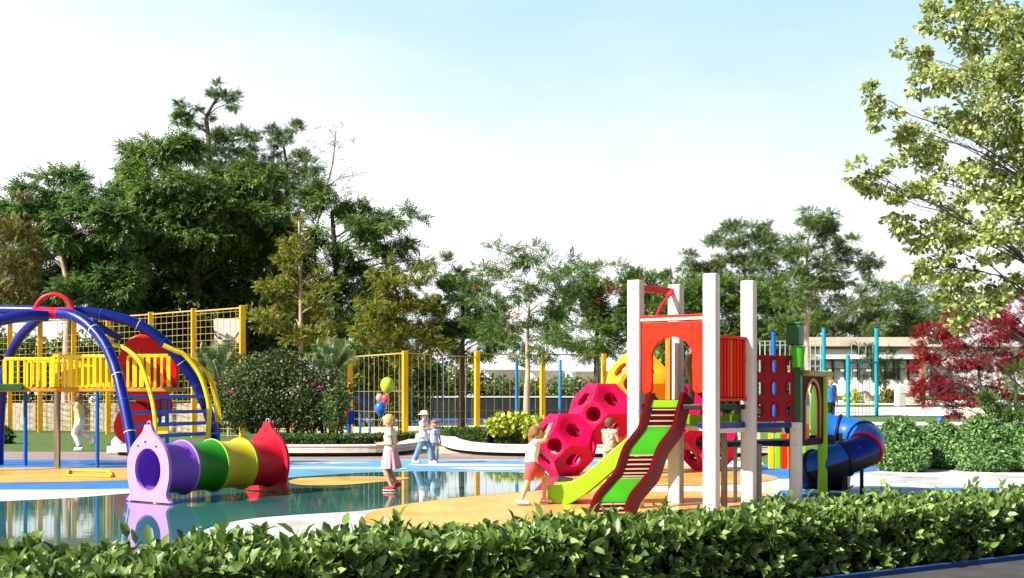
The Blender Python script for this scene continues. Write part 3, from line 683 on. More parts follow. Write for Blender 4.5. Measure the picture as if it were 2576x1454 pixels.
# ------------------------------------------------------------ crawl tunnel
tn = thing('crawl_tunnel', 'crawl tunnel of purple, green, yellow and red drums standing in water', 'crawl tunnel', (-4.5, 16.5, FZ))
ta = V((-5.13, 15.67, 0)); tb = V((-3.86, 17.50, 0)); tu = (tb-ta).normalized(); tl = (tb-ta).length; tv = V((tu.y, -tu.x, 0)); TZ = .47
def endpanel(c, mat, hole_r, knob):
    half = [(.49, .02), (.44, .06), (.40, .13), (.42, .22), (.455, .34), (.465, .46), (.45, .60), (.40, .73), (.31, .84), (.20, .93), (.12, 1.0), (.085, 1.06), (.07, 1.10)]
    hs = smoothpath(half, 36); outl = [(x, z) for x, z in hs]+[(-x, z) for x, z in reversed(hs)]
    N = len(outl); inner = []
    for x, z in outl:
        a = math.atan2(z-TZ, x); inner.append((hole_r*math.cos(a), TZ+hole_r*1.05*math.sin(a)))
    # make inner angles monotonic by even respacing
    a0 = math.atan2(outl[0][1]-TZ, outl[0][0]); inner = [(hole_r*math.cos(a0+(2*PI+2*(-PI/2-a0) if False else (PI-2*a0))*i/(N-1)), TZ+hole_r*1.05*math.sin(a0+(PI-2*a0)*i/(N-1))) for i in range(N)]
    mb = MB(); T3 = lambda pts: [c+tv*x+V((0, 0, z+FZ)) for x, z in pts]; o3, i3 = T3(outl), T3(inner)
    off = tu*.05
    vs = o3+i3+[p+off for p in o3]+[p+off for p in i3]; fs = []
    for k in range(N-1): fs += [(k, k+1, N+k+1, N+k), (2*N+k, 3*N+k, 3*N+k+1, 2*N+k+1), (k, 2*N+k, 2*N+k+1, k+1), (N+k, N+k+1, 3*N+k+1, 3*N+k)]
    # bottom part below the hole
    k = N-1
    fs += [(k, 0, 2*N, 2*N+k)]
    mid = 14
    aS, aE = math.atan2(inner[-1][1]-TZ, inner[-1][0]), a0+2*PI
    aS = a0+(PI-2*a0); low = [(hole_r*math.cos(aS+(2*PI+a0-aS)*i/mid), TZ+hole_r*1.05*math.sin(aS+(2*PI+a0-aS)*i/mid)) for i in range(mid+1)]
    bot = [(outl[-1][0]+(outl[0][0]-outl[-1][0])*i/mid, .02) for i in range(mid+1)]
    mb.add(vs, fs[:-1])
    l3, b3 = T3(low), T3(bot); vs2 = l3+b3+[p+off for p in l3]+[p+off for p in b3]; q = mid+1; f2 = []
    for i in range(mid): f2 += [(i, i+1, q+i+1, q+i), (2*q+i, 3*q+i, 3*q+i+1, 2*q+i+1), (i, 2*q+i, 2*q+i+1, i+1), (q+i, q+i+1, 3*q+i+1, 3*q+i)]
    mb.add(vs2, f2)
    return mb
mb = endpanel(ta, LILAC, .285, 0); pn = mb.build('end_panel', LILAC, tn, bevel=.0)
for x, z in ((-.05, .86), (-.21, .80), (.19, .80)):
    mb = MB(); p = ta+tv*x+V((0, 0, z+FZ)); mb.tube([p-tu*.012, p+tu*.01], .014, 10); mb.build('bolt', BLACKP, pn, smooth=True)
mb = endpanel(tb, TRED, .285, 0); mb.build('end_panel', TRED, tn)
for c in (ta, tb):
    mb = MB(); p = c+tu*.025+V((0, 0, 1.12+FZ)); mb.tube([p+tv*(.035*math.cos(t))+V((0, 0, .03*math.sin(t))) for t in np.linspace(-.6, PI+.6, 14)], .008, 6); mb.build('top_ring', STEEL, tn, smooth=True)
cols = [PURPLE, TGREEN, TYEL, TRED]; rims = [LILAC, TLIME, TLIME, TRED]
for k in range(4):
    s0, s1 = .05+k*(tl-.05)/4, .05+(k+1)*(tl-.05)/4; mb = MB(); ss = np.linspace(0, 1, 13); NN = 40
    for inner in (0, 1):
        pts = []; 
        loops = []
        for t in ss:
            r = .352+.045*abs(2*t-1)**2.6*(1 if (k > 0 or t > .5) else .1)
            r = r if not inner else .31
            p = ta+tu*(s0+(s1-s0)*t)+V((0, 0, TZ+FZ)); loops.append([p+tv*(r*math.cos(2*PI*j/NN))+V((0, 0, r*math.sin(2*PI*j/NN))) for j in range(NN)])
        mb.add([q for l in loops for q in l], [(i*NN+j, i*NN+(j+1) % NN, (i+1)*NN+(j+1) % NN, (i+1)*NN+j) for i in range(len(ss)-1) for j in range(NN)])
    mb.build('drum', cols[k], tn, smooth='all', fix=False)
    if k < 3:
        p = ta+tu*s1+V((0, 0, TZ+FZ)); mb = MB(); oo = [p+tv*(  .402*math.cos(2*PI*j/NN))+V((0, 0,   .402*math.sin(2*PI*j/NN))) for j in range(NN)]; ii = [p+tv*(  .33*math.cos(2*PI*j/NN))+V((0, 0, .33*math.sin(2*PI*j/NN))) for j in range(NN)]
        mb.ringprism([q-tu*.016 for q in oo], [q-tu*.016 for q in ii], tu*.032); mb.build('drum_rim', rims[k], tn, smooth=True, bevel=.012)

# ------------------------------------------------------------ blue arch climber on the left
ac = thing('arch_climber', 'blue arched pipe climber with yellow railing bridge and red discs', 'climbing frame', (-8.6, 23, FZ))
def pixpath(pts, d0, d1, n=30, ground=True):
    q = smoothpath(pts, n); k = len(q); out = []
    for i, p in enumerate(q): out.append(P(p[0], p[1], d0+(d1-d0)*(i/(k-1))))
    if ground: out[-1].z = FZ
    return out
def pipe(name, pts, r, mat, parent=ac, sides=14): mb = MB(); mb.tube(pts, r, sides); return mb.build(name, mat, parent, smooth=True)
arch1 = pixpath([(150, 788), (180, 792), (221, 815), (262, 862), (290, 924), (306, 985), (322, 1060), (335, 1140), (340, 1196)], 23.2, 21.5)
arch2 = pixpath([(150, 785), (221, 786), (322, 806), (392, 843), (442, 893), (484, 950), (512, 1006), (533, 1068), (541, 1110), (546, 1170)], 23.6, 24.6)
ap1 = pipe('arch_pipe', arch1, .112, BLUE); ap2 = pipe('arch_pipe', arch2, .115, BLUE)
pipe('arch_pipe', pixpath([(120, 795), (60, 795), (-30, 818), (-110, 880), (-160, 985), (-180, 1100), (-185, 1196)], 23.2, 21.5), .115, BLUE)
pipe('arch_pipe', pixpath([(112, 788), (85, 812), (52, 846), (26, 892), (10, 950), (2, 1026), (-2, 1110), (-3, 1172)], 23.6, 24.6), .10, BLUE)
pipe('arch_pipe', pixpath([(120, 782), (60, 780), (-30, 784), (-90, 830), (-140, 930), (-160, 1050), (-165, 1170)], 23.6, 24.8), .10, BLUE)
pipe('brace_pipe', pixpath([(228, 806), (262, 828), (300, 850)], 23.3, 23.9, ground=False), .075, BLUE)
CLAMP = paint('pale_clamp', (.55, .62, .70), .4, .1)
for pa, r, app in ((arch1, .113, ap1), (arch2, .116, ap2)):
    for i in range(4, len(pa)-3, 3):
        t = (pa[i+1]-pa[i-1]).normalized(); mb = MB(); mb.tube([pa[i]-t*.008, pa[i]+t*.008], r+.006, 14); mb.build('pipe_clamp', CLAMP if i % 2 else BRBLUE, app, smooth=True)
HB = P(135, 788, 23.4)
hub = pipe('hub', [HB+V((-.42, 0, 0)), HB+V((.42, 0, 0))], .125, TRED)
pipe('hub_handle', [HB+V((-.40*math.cos(t), 0, -.02+.42*math.sin(t))) for t in np.linspace(.05, PI-.05, 20)], .045, TRED, hub)
# treads between the two right-hand arches
def at_z(path, z):
    for p, q in zip(path, path[1:]):
        if (p.z-z)*(q.z-z) <= 0: return p.lerp(q, (p.z-z)/(p.z-q.z+1e-9))
    return path[-1]
for k, z in enumerate((1.52, 1.20, .95, .72, .48, .24)):
    p, q = at_z(arch1, z), at_z(arch2, z); mb = MB(); mb.beam(p, q, .24, .07); mb.build('tread', BRBLUE, ac, bevel=.02)
pipe('handrail', pixpath([(286, 866), (320, 880), (352, 912), (374, 975), (386, 1025), (391, 1080), (392, 1190)], 22.9, 21.9), .042, YELLOW)
pipe('handrail', pixpath([(410, 868), (440, 882), (468, 896), (503, 942), (524, 1008), (526, 1050), (523, 1100), (522, 1175)], 23.4, 23.9), .052, YELLOW)
net = MB()
for k in range(4): net.tube([p+V((.05+.035*k, .05, -.02*k)) for p in pixpath([(470, 897), (512, 942), (532, 1008), (536, 1060)], 23.6, 23.9, ground=False)], .012, 5)
net.build('rope_net', YELLOW, ac)
# bridge
dZ, dR = 1.67, 23.4
def bx(x): return (x-CX)/F*dR
X0, X1 = bx(-60), bx(430)
mb = MB(); mb.box(((X0+X1)/2, dR+.55, dZ), (X1-X0, 1.1, .09)); mb.build('bridge_deck', paint('ochre_deck', (.44, .24, .03), .5, .25), ac, bevel=.01)
mb = MB(); mb.box(((bx(-60)+bx(61))/2, dR-.06, dZ+.05), (bx(61)-bx(-60), .06, .13)); mb.build('green_kickboard', DKGREEN, ac, bevel=.01)
for yy, segs in ((dR, ((12, 128, 903), (133, 283, 896), (322, 424, 895))), (dR+1.08, ((12, 290, 905), (330, 424, 905)))):
    for xa, xb, yt in segs:
        xa, xb = bx(xa), bx(xb); zt = P(0, yt, dR).z; mb = MB(); mb.beam((xa, yy, zt), (xb, yy, zt), .05, .075); mb.build('top_rail', YELLOW, ac, bevel=.02)
        npk = max(3, int((xb-xa)/.125))
        for i in range(npk+1):
            mb = MB(); xx = xa+(xb-xa)*i/npk; ww = random.choice((.035, .05, .075, .09)) if yy == dR else .05
            mb.box((xx, yy+random.uniform(-.004, .004), (dZ+zt)/2+.02), (ww, .03, zt-dZ-.06)); mb.build('picket', YELLOW, ac)
for x, y, r, m in ((64, 1172, .042, BRBLUE), (245, 1190, .040, BRBLUE), (144, 1190, .05, OLDWOOD), (-20, 1185, .045, BRBLUE), (420, 1168, .045, BRBLUE)):
    g = G(x, y); g = GX(x, dR+.06 if y > 1180 else dR+.9); mb = MB(); mb.tube([(g.x, g.y, FZ), (g.x, g.y, dZ-.03)], r, 12) if m is not OLDWOOD else mb.box((g.x, g.y, dZ/2), (.10, .10, dZ-.06))
    mb.build('bridge_leg', m, ac, smooth=True)
# red discs behind the treads
DISC = paint('red_disc_plastic', (.60, .008, .010), .32, .1)
def disc(x, y, d, rx, rz, tilt=0, name='climbing_disc'):
    c = P(x, y, d); mb = MB(); pts = [c+Matrix.Rotation(tilt, 3, 'Y') @ V((rx*math.cos(2*PI*k/40)*(1-.16*math.sin(2*PI*k/40)), 0, rz*math.sin(2*PI*k/40))) for k in range(40)]
    mb.prism(pts, (0, .09, 0)); return mb.build(name, DISC, ac, bevel=.03)
dd0 = disc(366, 925, 24.2, .66, .74, -.25); disc(338, 1066, 24.35, .46, .47); disc(385, 1015, 24.5, .42, .32)
mb = MB(); c = P(349, 880, 24.15); mb.tube([c+V((-.01, 0, .02)), c+V((.02, -.03, -.06)), c+V((.05, 0, -.16))], .012, 6); mb.build('disc_handle', OBLOCK, dd0, smooth=True)
mb = MB(); c = P(405, 1085, 24); mb.box(c, (.35, .06, .22), 0); mb.build('yellow_plate', YELLOW, ac, bevel=.02)
for x in (345, 400):
    g = GX(x, 24.45); mb = MB(); mb.tube([(g.x, g.y+.06, FZ), (g.x, g.y+.06, 1.55)], .04, 10); mb.build('disc_post', BRBLUE, ac, smooth=True)
# low sand frame under the bridge
sf = thing('sand_frame', 'low yellow timber frame lying on the orange floor under bridge', 'sandbox', GX(225, 22.2, .02))
for k, (p, q) in enumerate((((173, 1189), (276, 1191)), ((276, 1191), (281, 1204)), ((281, 1204), (170, 1202)), ((170, 1202), (173, 1189)))):
    a, b = G(*p), G(*q); a.z = b.z = .045; mb = MB(); mb.beam(a, b, .05, .04); mb.build('frame_board', paint('ochre_board', (.55, .36, .04), .5, .2), sf, bevel=.01)

# bolts on the tower posts
for (x, y), zs in ((A_, (1.36, 1.62, 2.42, 2.96)), (C_, (1.36, 1.10, 1.62, 2.42)), (D_, (1.36, 1.12, 2.0)), (B_, (1.1, 2.96)), (E_, (1.05, .84))):
    for z in zs:
        fn = V((math.sin(rzA), -math.cos(rzA), 0)); p = V((x, y, z))+fn*(.094 if (x, y) != E_ else .075); mb = MB(); mb.tube([p-fn*.004, p+fn*.012], .014, 8); mb.build('bolt', STEEL, tw, smooth=True)
# ------------------------------------------------------------ fences
def fence(name, label, posts, wires, vstep, hz, th=.016, toprail=True, mat=WIRE, pw=.2, group=None):
    """posts: (x picture, d, top z or None for a hidden post)"""
    pv = [(GX(x, d), z) for x, d, z in posts]
    root = thing(name, label, 'fence', pv[0][0], 0, group)
    for p, z in pv:
        if z: mb = MB(); mb.box((p.x, p.y, z/2), (pw, pw, z), .45); mb.build('post', FPOST, root, bevel=.015)
    for (p, z), (q, z2) in zip(pv, pv[1:]):
        zt = min(z or 9, z2 or 9)-.08
        L = (q-p).length; mb = MB(); n = max(2, int(L/vstep))
        for i in range(1, n):
            a = p.lerp(q, i/n+random.uniform(-.2, .2)/n*.5); k = th*random.uniform(.7, 1.4); mb.box((a.x, a.y, zt/2+.04), (k, k, zt-.1))
        for z_ in hz(zt):
            mb.beam((p.x, p.y, z_), (q.x, q.y, z_), th, th)
        if toprail: mb.beam((p.x, p.y, zt), (q.x, q.y, zt), .045, .05)
        mb.build('wire_mesh', mat, root)
    return root
grid = lambda zt: [z for z in np.arange(.12, zt-.1, .25)]
fence('mesh_fence', 'tall yellow post court fence with square wire mesh at left',
      [(-60, 49.5, 4.8), (25, 48.6, 4.85), (101, 47.6, 4.86), (186, 46.6, 4.84), (273, 45.2, 4.84), (380, 43.6, 4.84), (488, 41.8, 4.84), (610, 40, 4.81)], 0, .33, grid, .014)
fence('mesh_fence', 'long yellow post fence with upright wires behind the middle planters',
      [(735, 50, 3.5), (880, 46, 3.3), (1019, 42, 3.26), (1200, 46.5, 3.42), (1365, 49, 3.5), (1519, 51, 3.5)], 0, .42, lambda zt: [.3, .62, .95, zt*.55], .012)
# backboard behind the fence
bb = thing('backboard', 'white basketball backboard with a dark rim bracket behind the fence', 'backboard', GX(570, 42.5))
mb = MB(); c = P(570, 834, 42.5); out = rrect(0, 0, .50, .50, .10); mb.prism([c+V((x*(1.0-.0*(z < 0))*(1 if z > 0 else .93), 0, z)) for x, z in out], (0, .05, 0)); mb.build('board', WHITE, bb, bevel=.008)
mb = MB(); 
for s in (-1, 1): mb.tube([P(570+s*30, 836, 42.4), P(570+s*24, 848, 42.35), P(570, 860, 42.3)], .03, 6)
mb.build('rim_bracket', BLACKP, bb, smooth=True)
mb = MB(); mb.tube([GX(575, 42.7, 0), P(575, 850, 42.7)], .06, 8); mb.build('pole', STEEL, bb, smooth=True)
# low walls behind the fences
def wallrun(name, label, pts, h, th, mat, capm=None):
    root = thing(name, label, 'wall', pts[0]); mb = MB()
    for a, b in zip(pts, pts[1:]): mb.beam(V(a)+V((0, 0, h/2)), V(b)+V((0, 0, h/2)), th, h)
    mb.build('wall_face', mat, root)
    if capm:
        mb = MB()
        for a, b in zip(pts, pts[1:]): mb.beam(V(a)+V((0, 0, h+.05)), V(b)+V((0, 0, h+.05)), th+.12, .1)
        mb.build('wall_cap', capm, root)
    return root
wallrun('garden_wall', 'beige rough stone wall behind the lawn on the left', [GX(-120, 52), GX(300, 50), GX(545, 48)], 1.25, .3, groundmat('rough_stone', (.20, .17, .12), (.36, .31, .24), (.50, .45, .36), 5, .9, .8, 14), None)
wallrun('basin_wall', 'dark basin wall with a pale coping behind middle fence', [GX(868, 82), GX(1100, 80), GX(1500, 80)], 1.5, .3, paint('dark_tile', (.028, .032, .03), .85, .3, spec=.05), WHITE)
# teal and blue poles
def pole(x, yb, yt, d, r, mat, label, z0=None):
    b = GX(x, d, 0 if z0 is None else z0); mb = MB(); zt = P(x, yt, d).z
    mb.tube([(b.x, b.y, b.z), (b.x, b.y, zt-.02), (b.x, b.y, zt)], [r, r, r*.8], 12); o = mb.build('pole', mat, smooth=True)
    return tag(o, label, 'pole', 'slim poles beyond the fence')
pole(1300, 0, 903, 56, .085, POLEB, 'blue pole just left of the pale tree trunk behind fence')
pole(1409, 0, 905, 55, .08, POLEB, 'blue pole between third and fourth yellow fence posts')
pole(1114, 0, 900, 64, .06, POLEB, 'thin blue pole midway between the first two middle fence posts')
pole(1172, 0, 905, 66, .05, TEAL, 'thin teal pole just left of the second middle fence post')
pole(1031, 0, 898, 60, .09, TEAL, 'teal pole right beside the first middle fence post')
pole(1513, 0, 850, 54, .13, TEAL, 'tall teal pole behind the yellow climbing block')
pole(948, 0, 930, 58, .09, TEAL, 'short teal pole left of the lime balloon')
# swing frame of teal poles
sw = thing('mesh_climber', 'teal pole frame with hanging wire mesh before the pavilion', 'pole frame', GX(2150, 35.8, .8))
for x, yb, yt, d in ((2072, 1060, 827, 35.5), (2205, 1058, 826, 36.5), (2133, 1061, 893, 35.6), (2083, 1060, 935, 37.5)):
    b = P(x, yb, d); mb = MB(); mb.tube([(b.x, b.y, b.z-.1), (b.x, b.y, P(x, yt, d).z)], .068, 12); mb.build('pole', TEAL, sw, smooth=True)
mb = MB(); mb.beam(P(2133, 912, 35.7), P(2205, 912, 36.4), .05, .07); mb.build('crossbar', TEAL, sw)
mb = MB()
for i in range(1, 8):
    a = P(2133, 1058, 35.7).lerp(P(2205, 1056, 36.4), i/8); b = P(2133, 868 if i % 2 else 912, 35.7).lerp(P(2205, 868, 36.4), i/8); mb.tube([a, b], .009, 4)
for y in (1052, 1045, 1037, 1030, 1018): mb.beam(P(2085, y, 35.6), P(2205, y, 36.4), .014, .014)
for i in range(1, 5): a = P(2083+10*i, 1058, 35.6); mb.tube([a, P(2083+10*i, 1018, 35.6)], .008, 4)
mb.build('wire_mesh', STEEL, sw)
gf = thing('frame_grid', 'thin grey wire grid frame left of the teal poles', 'climbing grid', GX(1990, 38, .7)); mb = MB()
for x in np.linspace(1912, 2064, 13): mb.tube([P(x, 1020, 38), P(x, 868 if x > 1985 else 858, 38)], .014 if int(x) % 2 else .02, 4)
for y in (858, 868, 905, 921, 938): mb.beam(P(1912, y, 38), P(2064, y, 38), .025, .025)
mb.build('grid_bars', STEEL, gf)
b = P(1946, 835, 37); mb = MB(); mb.tube([(b.x, b.y, 0), (b.x, b.y, b.z)], .075, 10); mb.build('grid_post', BRBLUE, gf, smooth=True)

# ------------------------------------------------------------ benches round the planters
def bench(label, pts, h=.26, dep=.55):
    pp = [G(*p) for p in smoothpath(pts, 40)]; pp = [V((p[0], p[1], 0)) for p in pp]
    root = thing('curved_bench', label, 'bench', pp[len(pp)//2], 0, 'pale curved benches by the deck')
    nor = []
    for i in range(len(pp)):
        t = (pp[min(i+1, len(pp)-1)]-pp[max(i-1, 0)]).normalized(); nor.append(V((-t.y, t.x, 0)))
    def strip(o0, o1, z0, z1, name, mat):
        mb = MB(); n = len(pp); vs = []
        for i in range(n):
            for o_, z in ((o0, z0), (o1, z0), (o1, z1), (o0, z1)): vs.append(pp[i]+nor[i]*o_+V((0, 0, z)))
        fs = [(i*4+k, i*4+(k+1) % 4, (i+1)*4+(k+1) % 4, (i+1)*4+k) for i in range(n-1) for k in range(4)]+[(3, 2, 1, 0), ((n-1)*4, (n-1)*4+1, (n-1)*4+2, (n-1)*4+3)]
        mb.add(vs, fs); return mb.build(name, mat, root, bevel=.006)
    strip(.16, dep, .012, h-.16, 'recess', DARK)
    strip(.0, .12, h-.155, h-.085, 'fascia_board', CONC); strip(.0, .12, h-.075, h-.005, 'fascia_board', CONC)
    k = dep/3
    for i in range(3): strip(i*k-.02, (i+1)*k-.035, h, h+.04, 'seat_slat', CONC)
    return root
bench('long pale timber bench curving along the planter behind the tunnel', [(285, 1147), (420, 1150), (640, 1150), (850, 1150), (980, 1148), (1042, 1141), (1075, 1130)])
bench('pale timber bench curving from the hatted child to the blocks', [(1098, 1118), (1118, 1132), (1160, 1142), (1240, 1148), (1400, 1151), (1600, 1152), (1800, 1151), (1960, 1150)])
mb = MB(); c = GX(306, 29.5); mb.ell((c.x, c.y, .3), (.26, .3, .2), 16, 8); mb.box((c.x, c.y, .12), (.62, .5, .2)); tag(mb.build('white_bench_piece', WHITE, smooth=True, bevel=.02), 'low white rounded block under the red discs', 'stone block')  # plain white bench piece, not a lamp

# ------------------------------------------------------------ pavilion, walls and tents far behind
pv = thing('pavilion', 'flat roofed white pavilion with dark framed glass front', 'pavilion', GX(2170, 62, 0))
def bwall(name, x0, x1, y0, y1, d, mat, th=.3, parent=pv, zb=None):
    a, b = P(x0, y0, d), P(x1, y1, d); z0 = b.z if zb is None else zb
    mb = MB(); mb.box(((a.x+b.x)/2, d+th/2, (a.z+z0)/2), (b.x-a.x, th, a.z-z0)); return mb.build(name, mat, parent)
WALLM = paint('white_render', (.74, .73, .70), .8, .08); 
bwall('roof_fascia', 2008, 2335, 848, 871, 61.7, paint('weathered_fascia', (.56, .47, .39), .7, .35, .6, stretch=(1, 1, 1)), 9); bwall('roof_soffit', 2014, 2340, 872, 877, 61.8, paint('brown_soffit', (.20, .13, .09), .7, .1), 8)
bwall('wall', 2010, 2340, 878, 905, 62, WALLM, .3); bwall('wall', 2010, 2340, 956, 1040, 62, WALLM, .3, zb=0)
gfr = bwall('glass_front', 2012, 2338, 905.5, 955.5, 62.1, paint('pale_blind_glass', (.78, .79, .79), .35, .10, .5), .1)
for x in (2012, 2040, 2065, 2096, 2128, 2160, 2196, 2228, 2250, 2262, 2286, 2318): bwall('mullion', x-2, x+2.4, 905.2, 955.8, 61.85, BLACKP, .2, gfr)
bwall('transom', 2010, 2338, 927, 929, 61.8, BLACKP, .2, gfr); bwall('lintel', 2010, 2338, 903, 907, 61.78, BLACKP, .2)
bwall('column', 2318, 2329, 877, 958, 61.2, paint('brown_column', (.30, .16, .08), .7, .2), .4, zb=0)
wb = thing('white_building', 'long low white building behind the red leaved tree', 'building', GX(2520, 64, 0))
bwall('wall', 2345, 2900, 872, 1000, 64, WALLM, 6, wb, 0); bwall('roof_edge', 2340, 2910, 866, 871.5, 63.6, CONC, 7, wb)
for x in (2480, 2560, 2660): bwall('window', x-14, x+14, 895, 930, 63.9, paint('dark_glass', (.05, .06, .07), .1, .1), .2, wb)
TENTM = paint('white_canvas', (.82, .82, .82), .8, .04)
for i, (x0, x1, yt, ye, yb, d) in enumerate(((1215, 1330, 895, 930, 958, 88), (1330, 1420, 905, 932, 960, 92), (1440, 1620, 900, 935, 960, 90))):
    a, b = GX(x0, d), GX(x1, d); cx = (a.x+b.x)/2; hw = (b.x-a.x)/2; ze = P(0, ye, d).z; zt = P(0, yt, d).z
    root = thing('tent', ['white peaked tent beyond the middle fence, left of the pale trunk', 'small white peaked tent behind the pale tree trunk', 'wide white tent behind the yellow climbing block'][i], 'tent', (cx, d, 0))
    mb = MB(); n = 24; vs = []; rings = 6
    for k in range(rings+1):
        t = k/rings; r = 1-t
        for j in range(4*6):
            s = j/6; q = int(s); f = s-q; cs = [(-1, -1), (1, -1), (1, 1), (-1, 1)]; p, p2 = cs[q], cs[(q+1) % 4]; X_, Y_ = p[0]+(p2[0]-p[0])*f, p[1]+(p2[1]-p[1])*f
            vs.append((cx+X_*hw*max(r, .02), d+Y_*hw*.7*max(r, .02), ze+(zt-ze)*(t**1.5)))
    mb.add(vs, [(k*n+j, k*n+(j+1) % n, (k+1)*n+(j+1) % n, (k+1)*n+j) for k in range(rings) for j in range(n)]); mb.build('canopy', TENTM, root, smooth='all')
    mb = MB(); mb.box((cx, d+hw*.65, ze/2), (hw*2, .06, ze)); mb.build('back_wall', TENTM, root)
    for sx in (-1, 1):
        mb = MB(); mb.box((cx+sx*hw*.97, d-hw*.68, ze/2), (.12, .12, ze)); mb.build('tent_pole', STEEL, root)
# kiosk style play posts seen through the fence
kp_ = thing('play_post', 'blue post with orange leaf shaped top beside the big bush', 'play post', GX(877, 40))
mb = MB(); mb.tube([GX(877, 40, 0), P(877, 975, 40)], .085, 10); mb.build('pole', POLEB, kp_, smooth=True)
mb = MB()
for dx, dy, a in ((0, -8, 0), (-5, 0, 1.1), (5, 4, -1.2), (2, -16, .4)): mb.ell(P(877+dx, 985+dy, 39.9), (.07, .04, .13), 10, 6, rot=Matrix.Rotation(a, 3, 'Y'))
mb.build('leaf_topper', paint('orange_topper', (.70, .24, .02), .5, .2), kp_, smooth=True)
mb = MB(); mb.box(P(883, 1050, 39.8), (.25, .1, .5)); mb.build('play_panel', BLUE, kp_, bevel=.03); mb = MB(); mb.box(P(871, 1046, 39.85), (.12, .08, .28)); mb.build('play_panel', RED, kp_, bevel=.03)
cr = thing('panel_climber', 'dark blue climbing panel behind the fence left of the balloons', 'climbing panel', GX(918, 47))
mb = MB(); c = P(918, 1000, 47); mb.prism([c+V((x, 0, z)) for x, z in smoothpath([(-.38, -.45), (-.42, .1), (-.2, .42), (.1, .3), (.36, .18), (.42, -.3), (.3, -.6), (-.3, -.62)], 32)], (0, .12, 0)); mb.build('panel', paint('slate_blue_panel', (.012, .035, .11), .5, .3), cr, bevel=.02)
mb = MB(); mb.tube([GX(906, 47.2, 0), P(906, 1010, 47.2)], .06, 8); mb.tube([GX(930, 47.2, 0), P(930, 1010, 47.2)], .06, 8); mb.build('pole', POLEB, cr, smooth=True)

# ------------------------------------------------------------ boulders and small things on the bank
def boulder(label, x, yb, rx, h, d, mat, seed):
    b = P(x, yb, d); b.z = bz(b.x, b.y); r = rx*d/F; hh = h*d/F*1.25; mb = MB(); mb.ell((b.x, b.y, b.z+hh*.35), (r, r*.8, hh*.65), 20, 12)
    me = mb.mesh('boulder')
    for v in me.vertices:
        q = noise.noise(V(v.co)*1.1+V((seed*7, 0, 0)))*.5+noise.noise(V(v.co)*2.6)*.25+noise.noise(V(v.co)*6)*.08; c = V(b)+V((0, 0, hh*.35)); v.co = c+(v.co-c)*(1+q)
    o = link('boulder', me, mat, None, smooth=True); return tag(o, label, 'boulder', 'boulders on the bank')
ROCK = groundmat('boulder_stone', (.26, .21, .15), (.42, .35, .26), (.58, .50, .40), 2.2, .9, .7, 9)
boulder('largest tan boulder before the pavilion glass, left of red tree', 2238, 1003, 30, 34, 50, ROCK, 1)
boulder('long low pale boulder touching the red tree on its left', 2292, 1006, 32, 34, 48, ROCK, 2)
boulder('small grey boulder between the teal poles', 2180, 1003, 20, 20, 52, ROCK, 3)
mb = MB(); c = P(2264, 985, 46); c.z = bz(c.x, c.y)+.40; mb.box((c.x, c.y, c.z), (.36, .3, .86), .3); tag(mb.build('stone_block', WALLM, bevel=.03), 'upright white stone block between the two tan boulders', 'stone block')
boulder('pale beige boulder under the red tree behind round shrubs', 2460, 1062, 52, 42, 33, groundmat('pale_stone', (.50, .42, .33), (.66, .58, .48), (.74, .68, .60), 2, .9, .5, 12), 5)
mb = MB(); c = P(2366, 1044, 31.2); c.z = bz(c.x, c.y)+.135; mb.ell((c.x, c.y, c.z), (.12, .12, .12), 18, 12); tag(mb.build('ball', BRBLUE, smooth='all'), 'small blue ball beside the red tree behind shrubs', 'ball')
# ------------------------------------------------------------ balloons
def balloon(x, y, d, r, mat, label):
    c = P(x, y, d); root = thing('balloon', label, 'balloon', c+V((0, 0, -r*1.3)), 0, 'balloons floating behind the girl'); mb = MB(); vs = []; n, k = 24, 16
    for i in range(k+1):
        t = PI*i/k; z = math.cos(t)*r*(1.12 if t < PI/2 else 1.32); rr = r*math.sin(t)*(1 if t < PI/2 else (1-.18*((t-PI/2)/(PI/2))**2))
        for j in range(n): vs.append((c.x+rr*math.cos(2*PI*j/n), c.y+rr*math.sin(2*PI*j/n), c.z+z))
    mb.add(vs, [(i*n+j, (i+1)*n+j, (i+1)*n+(j+1) % n, i*n+(j+1) % n) for i in range(k) for j in range(n)]); mb.build('skin', mat, root, smooth='all')
    mb = MB(); mb.etube([(c.x, c.y, c.z-r*1.30), (c.x, c.y, c.z-r*1.36), (c.x, c.y, c.z-r*1.42)], (.012, .02, .028), (.012, .02, .028), 10); mb.build('knot', mat, root, smooth=True)
    mb = MB(); mb.tube([(c.x, c.y, c.z-r*1.4), (c.x+.02, c.y, c.z-r*2.2), (c.x-.01, c.y-.03, c.z-r*3.0), (c.x+.02, c.y-.02, c.z-r*3.8)], .0022, 5); mb.build('string', WHITE, root)
def bmat(n, c): return paint(n, c, .22, .05, bmp=0, spec=.6)
balloon(974, 968, 19.0, .116, bmat('lime_balloon', (.42, .58, .02)), 'lime green balloon, highest of the bunch behind the girl')
balloon(957, 1026, 18.9, .098, bmat('blue_balloon', (.01, .13, .60)), 'blue balloon, lowest of the bunch behind the girl')
balloon(970, 1003, 19.3, .075, bmat('red_balloon', (.60, .06, .05)), 'small red balloon half hidden between lime and blue balloons')
balloon(955, 1000, 19.5, .062, bmat('pink_balloon', (.72, .33, .26)), 'small pale pink balloon just above the blue balloon')
